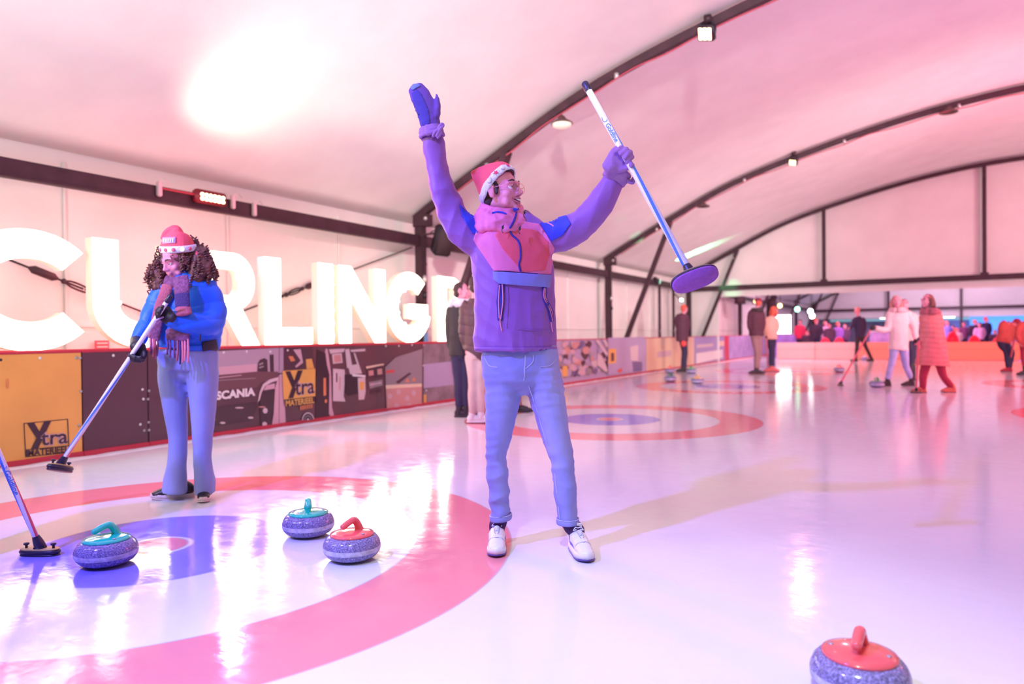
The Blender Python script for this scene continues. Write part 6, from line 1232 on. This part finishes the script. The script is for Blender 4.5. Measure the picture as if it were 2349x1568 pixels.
figure('far man in navy jacket walking left in front of the pale end boards', 25.9, (1966, 712), (1970, 735), (1972, 768), ((1959, 733), (1981, 733)), ((1953, 750), (1984, 752)), ((1949, 752), (1980, 768)), ((1966, 795), (1986, 795)), ((1963, 822), (2000, 824)), -Rt - cF * .2, (NAVY, BLKJ, BSH, HBL), cw=.19, toe=((1955, 826), (1992, 826)))
figure('woman in pale pink jacket and light jeans stepping forward with a broom', 14.0, (2056, 692), (2060, 722), (2062, 778), ((2042, 722), (2082, 724)), ((2034, 755), (2095, 752)), ((2006, 752, -.1), (2100, 778)), ((2046, 830), (2078, 838)), ((2036, 870), (2090, 868)), -cF - cR * .25, (PNK, LBJ, BLKJ, HBL), hem=(2060, 803), hemw=.20, cw=.19, hoodc=K('pink_fur', (.78, .42, .46)), glove=BLKJ, longhair=.14, toe=((2022, 884), (2075, 884)))
broom(at(2001, 748, 13.86), onZ(1928, 884) + V3(0, 0, .04), cF, 'slanting red broom held out by the woman in pale pink', sm=M_red2, ns=10, rt=.015, rb=.017)
figure('man half hidden between the pale pink jacket and the long rust coat', 15.6, (2074, 698), (2084, 728), (2088, 775), ((2072, 728), (2098, 728)), ((2072, 752), (2100, 752)), ((2078, 772), (2096, 772)), ((2090, 805), (2095, 806)), ((2090, 832), (2095, 834)), -cF - cR * .5, (PNK, NAVY, BSH, HD), cw=.17)
figure('woman in long rust-red quilted coat and brown boots holding a broom', 12.44, (2127, 690), (2136, 728), (2140, 790), ((2120, 728), (2152, 730)), ((2122, 762), (2146, 768)), ((2110, 784), (2118, 788)), ((2118, 862), (2164, 862)), ((2116, 893), (2184, 888)), -cR - cF * .25, (RUST, DRED, TAN, HB), hem=(2138, 838), hemw=.30, hw=.21, cw=.19, hoodc=K('brown_fur', (.45, .12, .16)), quiltp=.085, toe=((2100, 900), (2168, 897)), longhair=.1, sleeve=1.1)
broom(at(2107, 776, 12.2), onZ(2102, 901) + V3(0, 0, .04), cR, 'upright pink broom in the hands of the woman in the long coat', sm=M_red2, ns=10, rt=.015, rb=.016)
figure('person in red jacket bent over a broom at the right', 18.5, (2331, 742), (2309, 748), (2302, 782), ((2296, 752), (2322, 750)), ((2298, 772), (2326, 770)), ((2314, 784), (2324, 782)), ((2308, 806), (2322, 808)), ((2312, 842), (2316, 844)), cR * .4 - cF * .5 - cU * .7, (REDJ, NAVY, DRED, HR), cw=.20, hw=.17, hat=DRED, toe=((2300, 850), (2305, 852)))
broom(at(2329, 772, 18.1), onZ(2312, 851) + V3(0, 0, .05), cR, 'orange-red broom under the bent person in red', sm=M_red2, ns=8, rt=.024, rb=.024)
figure('person in dark red at the right edge of the frame', 17.0, (2362, 722), (2352, 750), (2356, 790), ((2336, 752), (2368, 752)), ((2334, 772), (2372, 775)), ((2340, 786), (2370, 790)), ((2347, 806), (2366, 810)), ((2350, 840), (2370, 842)), -cR, (REDJ, DRED, BSH, HD), cw=.20)
# the broom holder outside the left edge
figure('broom holder just outside the left edge, only dark hair in view', 3.35, (-52, 552), (-125, 640), (-160, 800), ((-200, 640), (-70, 640)), ((-215, 740), (-85, 742)), ((-165, 800, -.1), (-112, 800, -.1)), ((-190, 1030), (-140, 1030)), ((-190, 1262), (-150, 1262)), Rt * .5 - cF * .5, (NAVY, NAVY, BSH, HD), vox=.012, hs=1.02, toe=((-190, 1330), (-140, 1330)))
# ------------------------------------------------------------------ spectators beyond the end boards
SP = [(1835, 738, 33, 'C:red', 'spectator in red robe beyond the pale end boards, first right of the screen'), (1872, 736, 32.5, 'black', 'dark spectator with orange cap right of the one in red'), (1852, 764, 32, 'blackb', 'small dark spectator crouching behind the pale end boards'), (1893, 742, 34, 'pink', 'slim spectator in pink beyond the end boards'), (1903, 746, 31.7, 'dark', 'thin dark spectator beside the slim pink one'), (1922, 744, 33, 'violet', 'spectator in violet left of the navy-clad walker'), (1938, 748, 34, 'dark', 'spectator in dark clothes just left of the navy-clad walker'),
      (2172, 741, 33, 'blue', 'spectator in periwinkle blue right behind the long rust coat'), (2186, 752, 34, 'dark', 'spectator with dark top beside the blue one'), (2195, 758, 32.4, 'pinkg', 'seated spectator in pale pink over the orange boards'), (2211, 744, 33.5, 'plum', 'spectator with reddish hair and plum coat'), (2237, 738, 32.6, 'black', 'broad spectator in black coat over the orange boards'), (2247, 745, 32.0, 'pinkv', 'spectator in pink jacket with pale hood in front of the black coat'), (2262, 732, 33.5, 'navy', 'tall spectator in navy before the blue backdrop'), (2282, 762, 33, 'dark', 'low dark spectator beside the bent person in red')]
SC_ = dict(zip(['C:red', 'black', 'blackb', 'pink', 'dark', 'violet', 'blue', 'pinkg', 'plum', 'pinkv', 'navy'], [(.75, .03, .12), (.05, .02, .06), (.05, .02, .06), (.75, .40, .65), (.10, .04, .10), (.30, .12, .55), (.28, .24, .85), (.72, .50, .58), (.22, .05, .18), (.75, .40, .75), (.03, .02, .10)]))
for i, (x, y, d, kk, l) in enumerate(SP):
    g = 1640.0 / d; cm_ = K('spect_' + kk.replace(':', '_'), SC_[kk]); hc_ = [HD, HR, HB, HBL][i % 4]; zt = at(x, y, d)[2]; s_ = (zt - .12) / 1.55; q = lambda dx, dz: (x + dx * g, y + dz * s_ * g)
    w_ = 1.25 if kk in ('black',) else 1.0; sg = 1 if i % 2 else -1
    figure(l, d, (x, y), q(.01, .28), q(0, .78), (q(-.17 * w_, .27), q(.17 * w_, .27)), (q(-.22 * w_, .52), q(.22 * w_, .52)), (q(-.16, .74), q(.16, .74)), (q(-.08, 1.12), q(.09, 1.12)), (q(-.09, 1.45), q(.10, 1.45)), -cF * .6 + cR * sg * .7, (cm_, NAVY, BSH, hc_), cw=.19 * w_, hw=.16 * w_, vox=.028, hs=1.0, group='spectators beyond the end boards')
M_aid = K('red_skate_aid', (.80, .03, .10), .4)
for i, (x, y, l) in enumerate(((2185, 772, 'red skating aid with arched opening, left behind the orange boards'), (2235, 781, 'red skating aid between two spectators behind the orange boards'), (2290, 784, 'red skating aid left of the bent person'), (1893, 785, 'small red skating aid behind the pale end boards'), (1925, 784, 'small orange-red skating aid left of the far walker'))):
    P = onY(x, y, 31.6); r = root('skating_aid', (P[0], P[1], 0), l, 'skating aid', 'skating aids behind the end boards'); zt = P[2] + .14; k = MB(); k.tube([(P[0] - .16, P[1], 0.03), (P[0] - .16, P[1], zt * .7), (P[0], P[1], zt), (P[0] + .16, P[1], zt * .7), (P[0] + .16, P[1], .03)], [.05, .06, .07, .06, .05], 10, (0, 1, 0), res=5); k.build('arch', M_aid, r)
    MB().box((P[0], P[1], zt * .75), .30, .08, zt * .4, bev=.03).build('shell', M_aid, r); MB().tube([(P[0] - .2, P[1] - .2, .03), (P[0] - .2, P[1] + .2, .03)], .03, 8, res=1).build('runner', M_blk, r); MB().tube([(P[0] + .2, P[1] - .2, .03), (P[0] + .2, P[1] + .2, .03)], .03, 8, res=1).build('runner', M_blk, r)
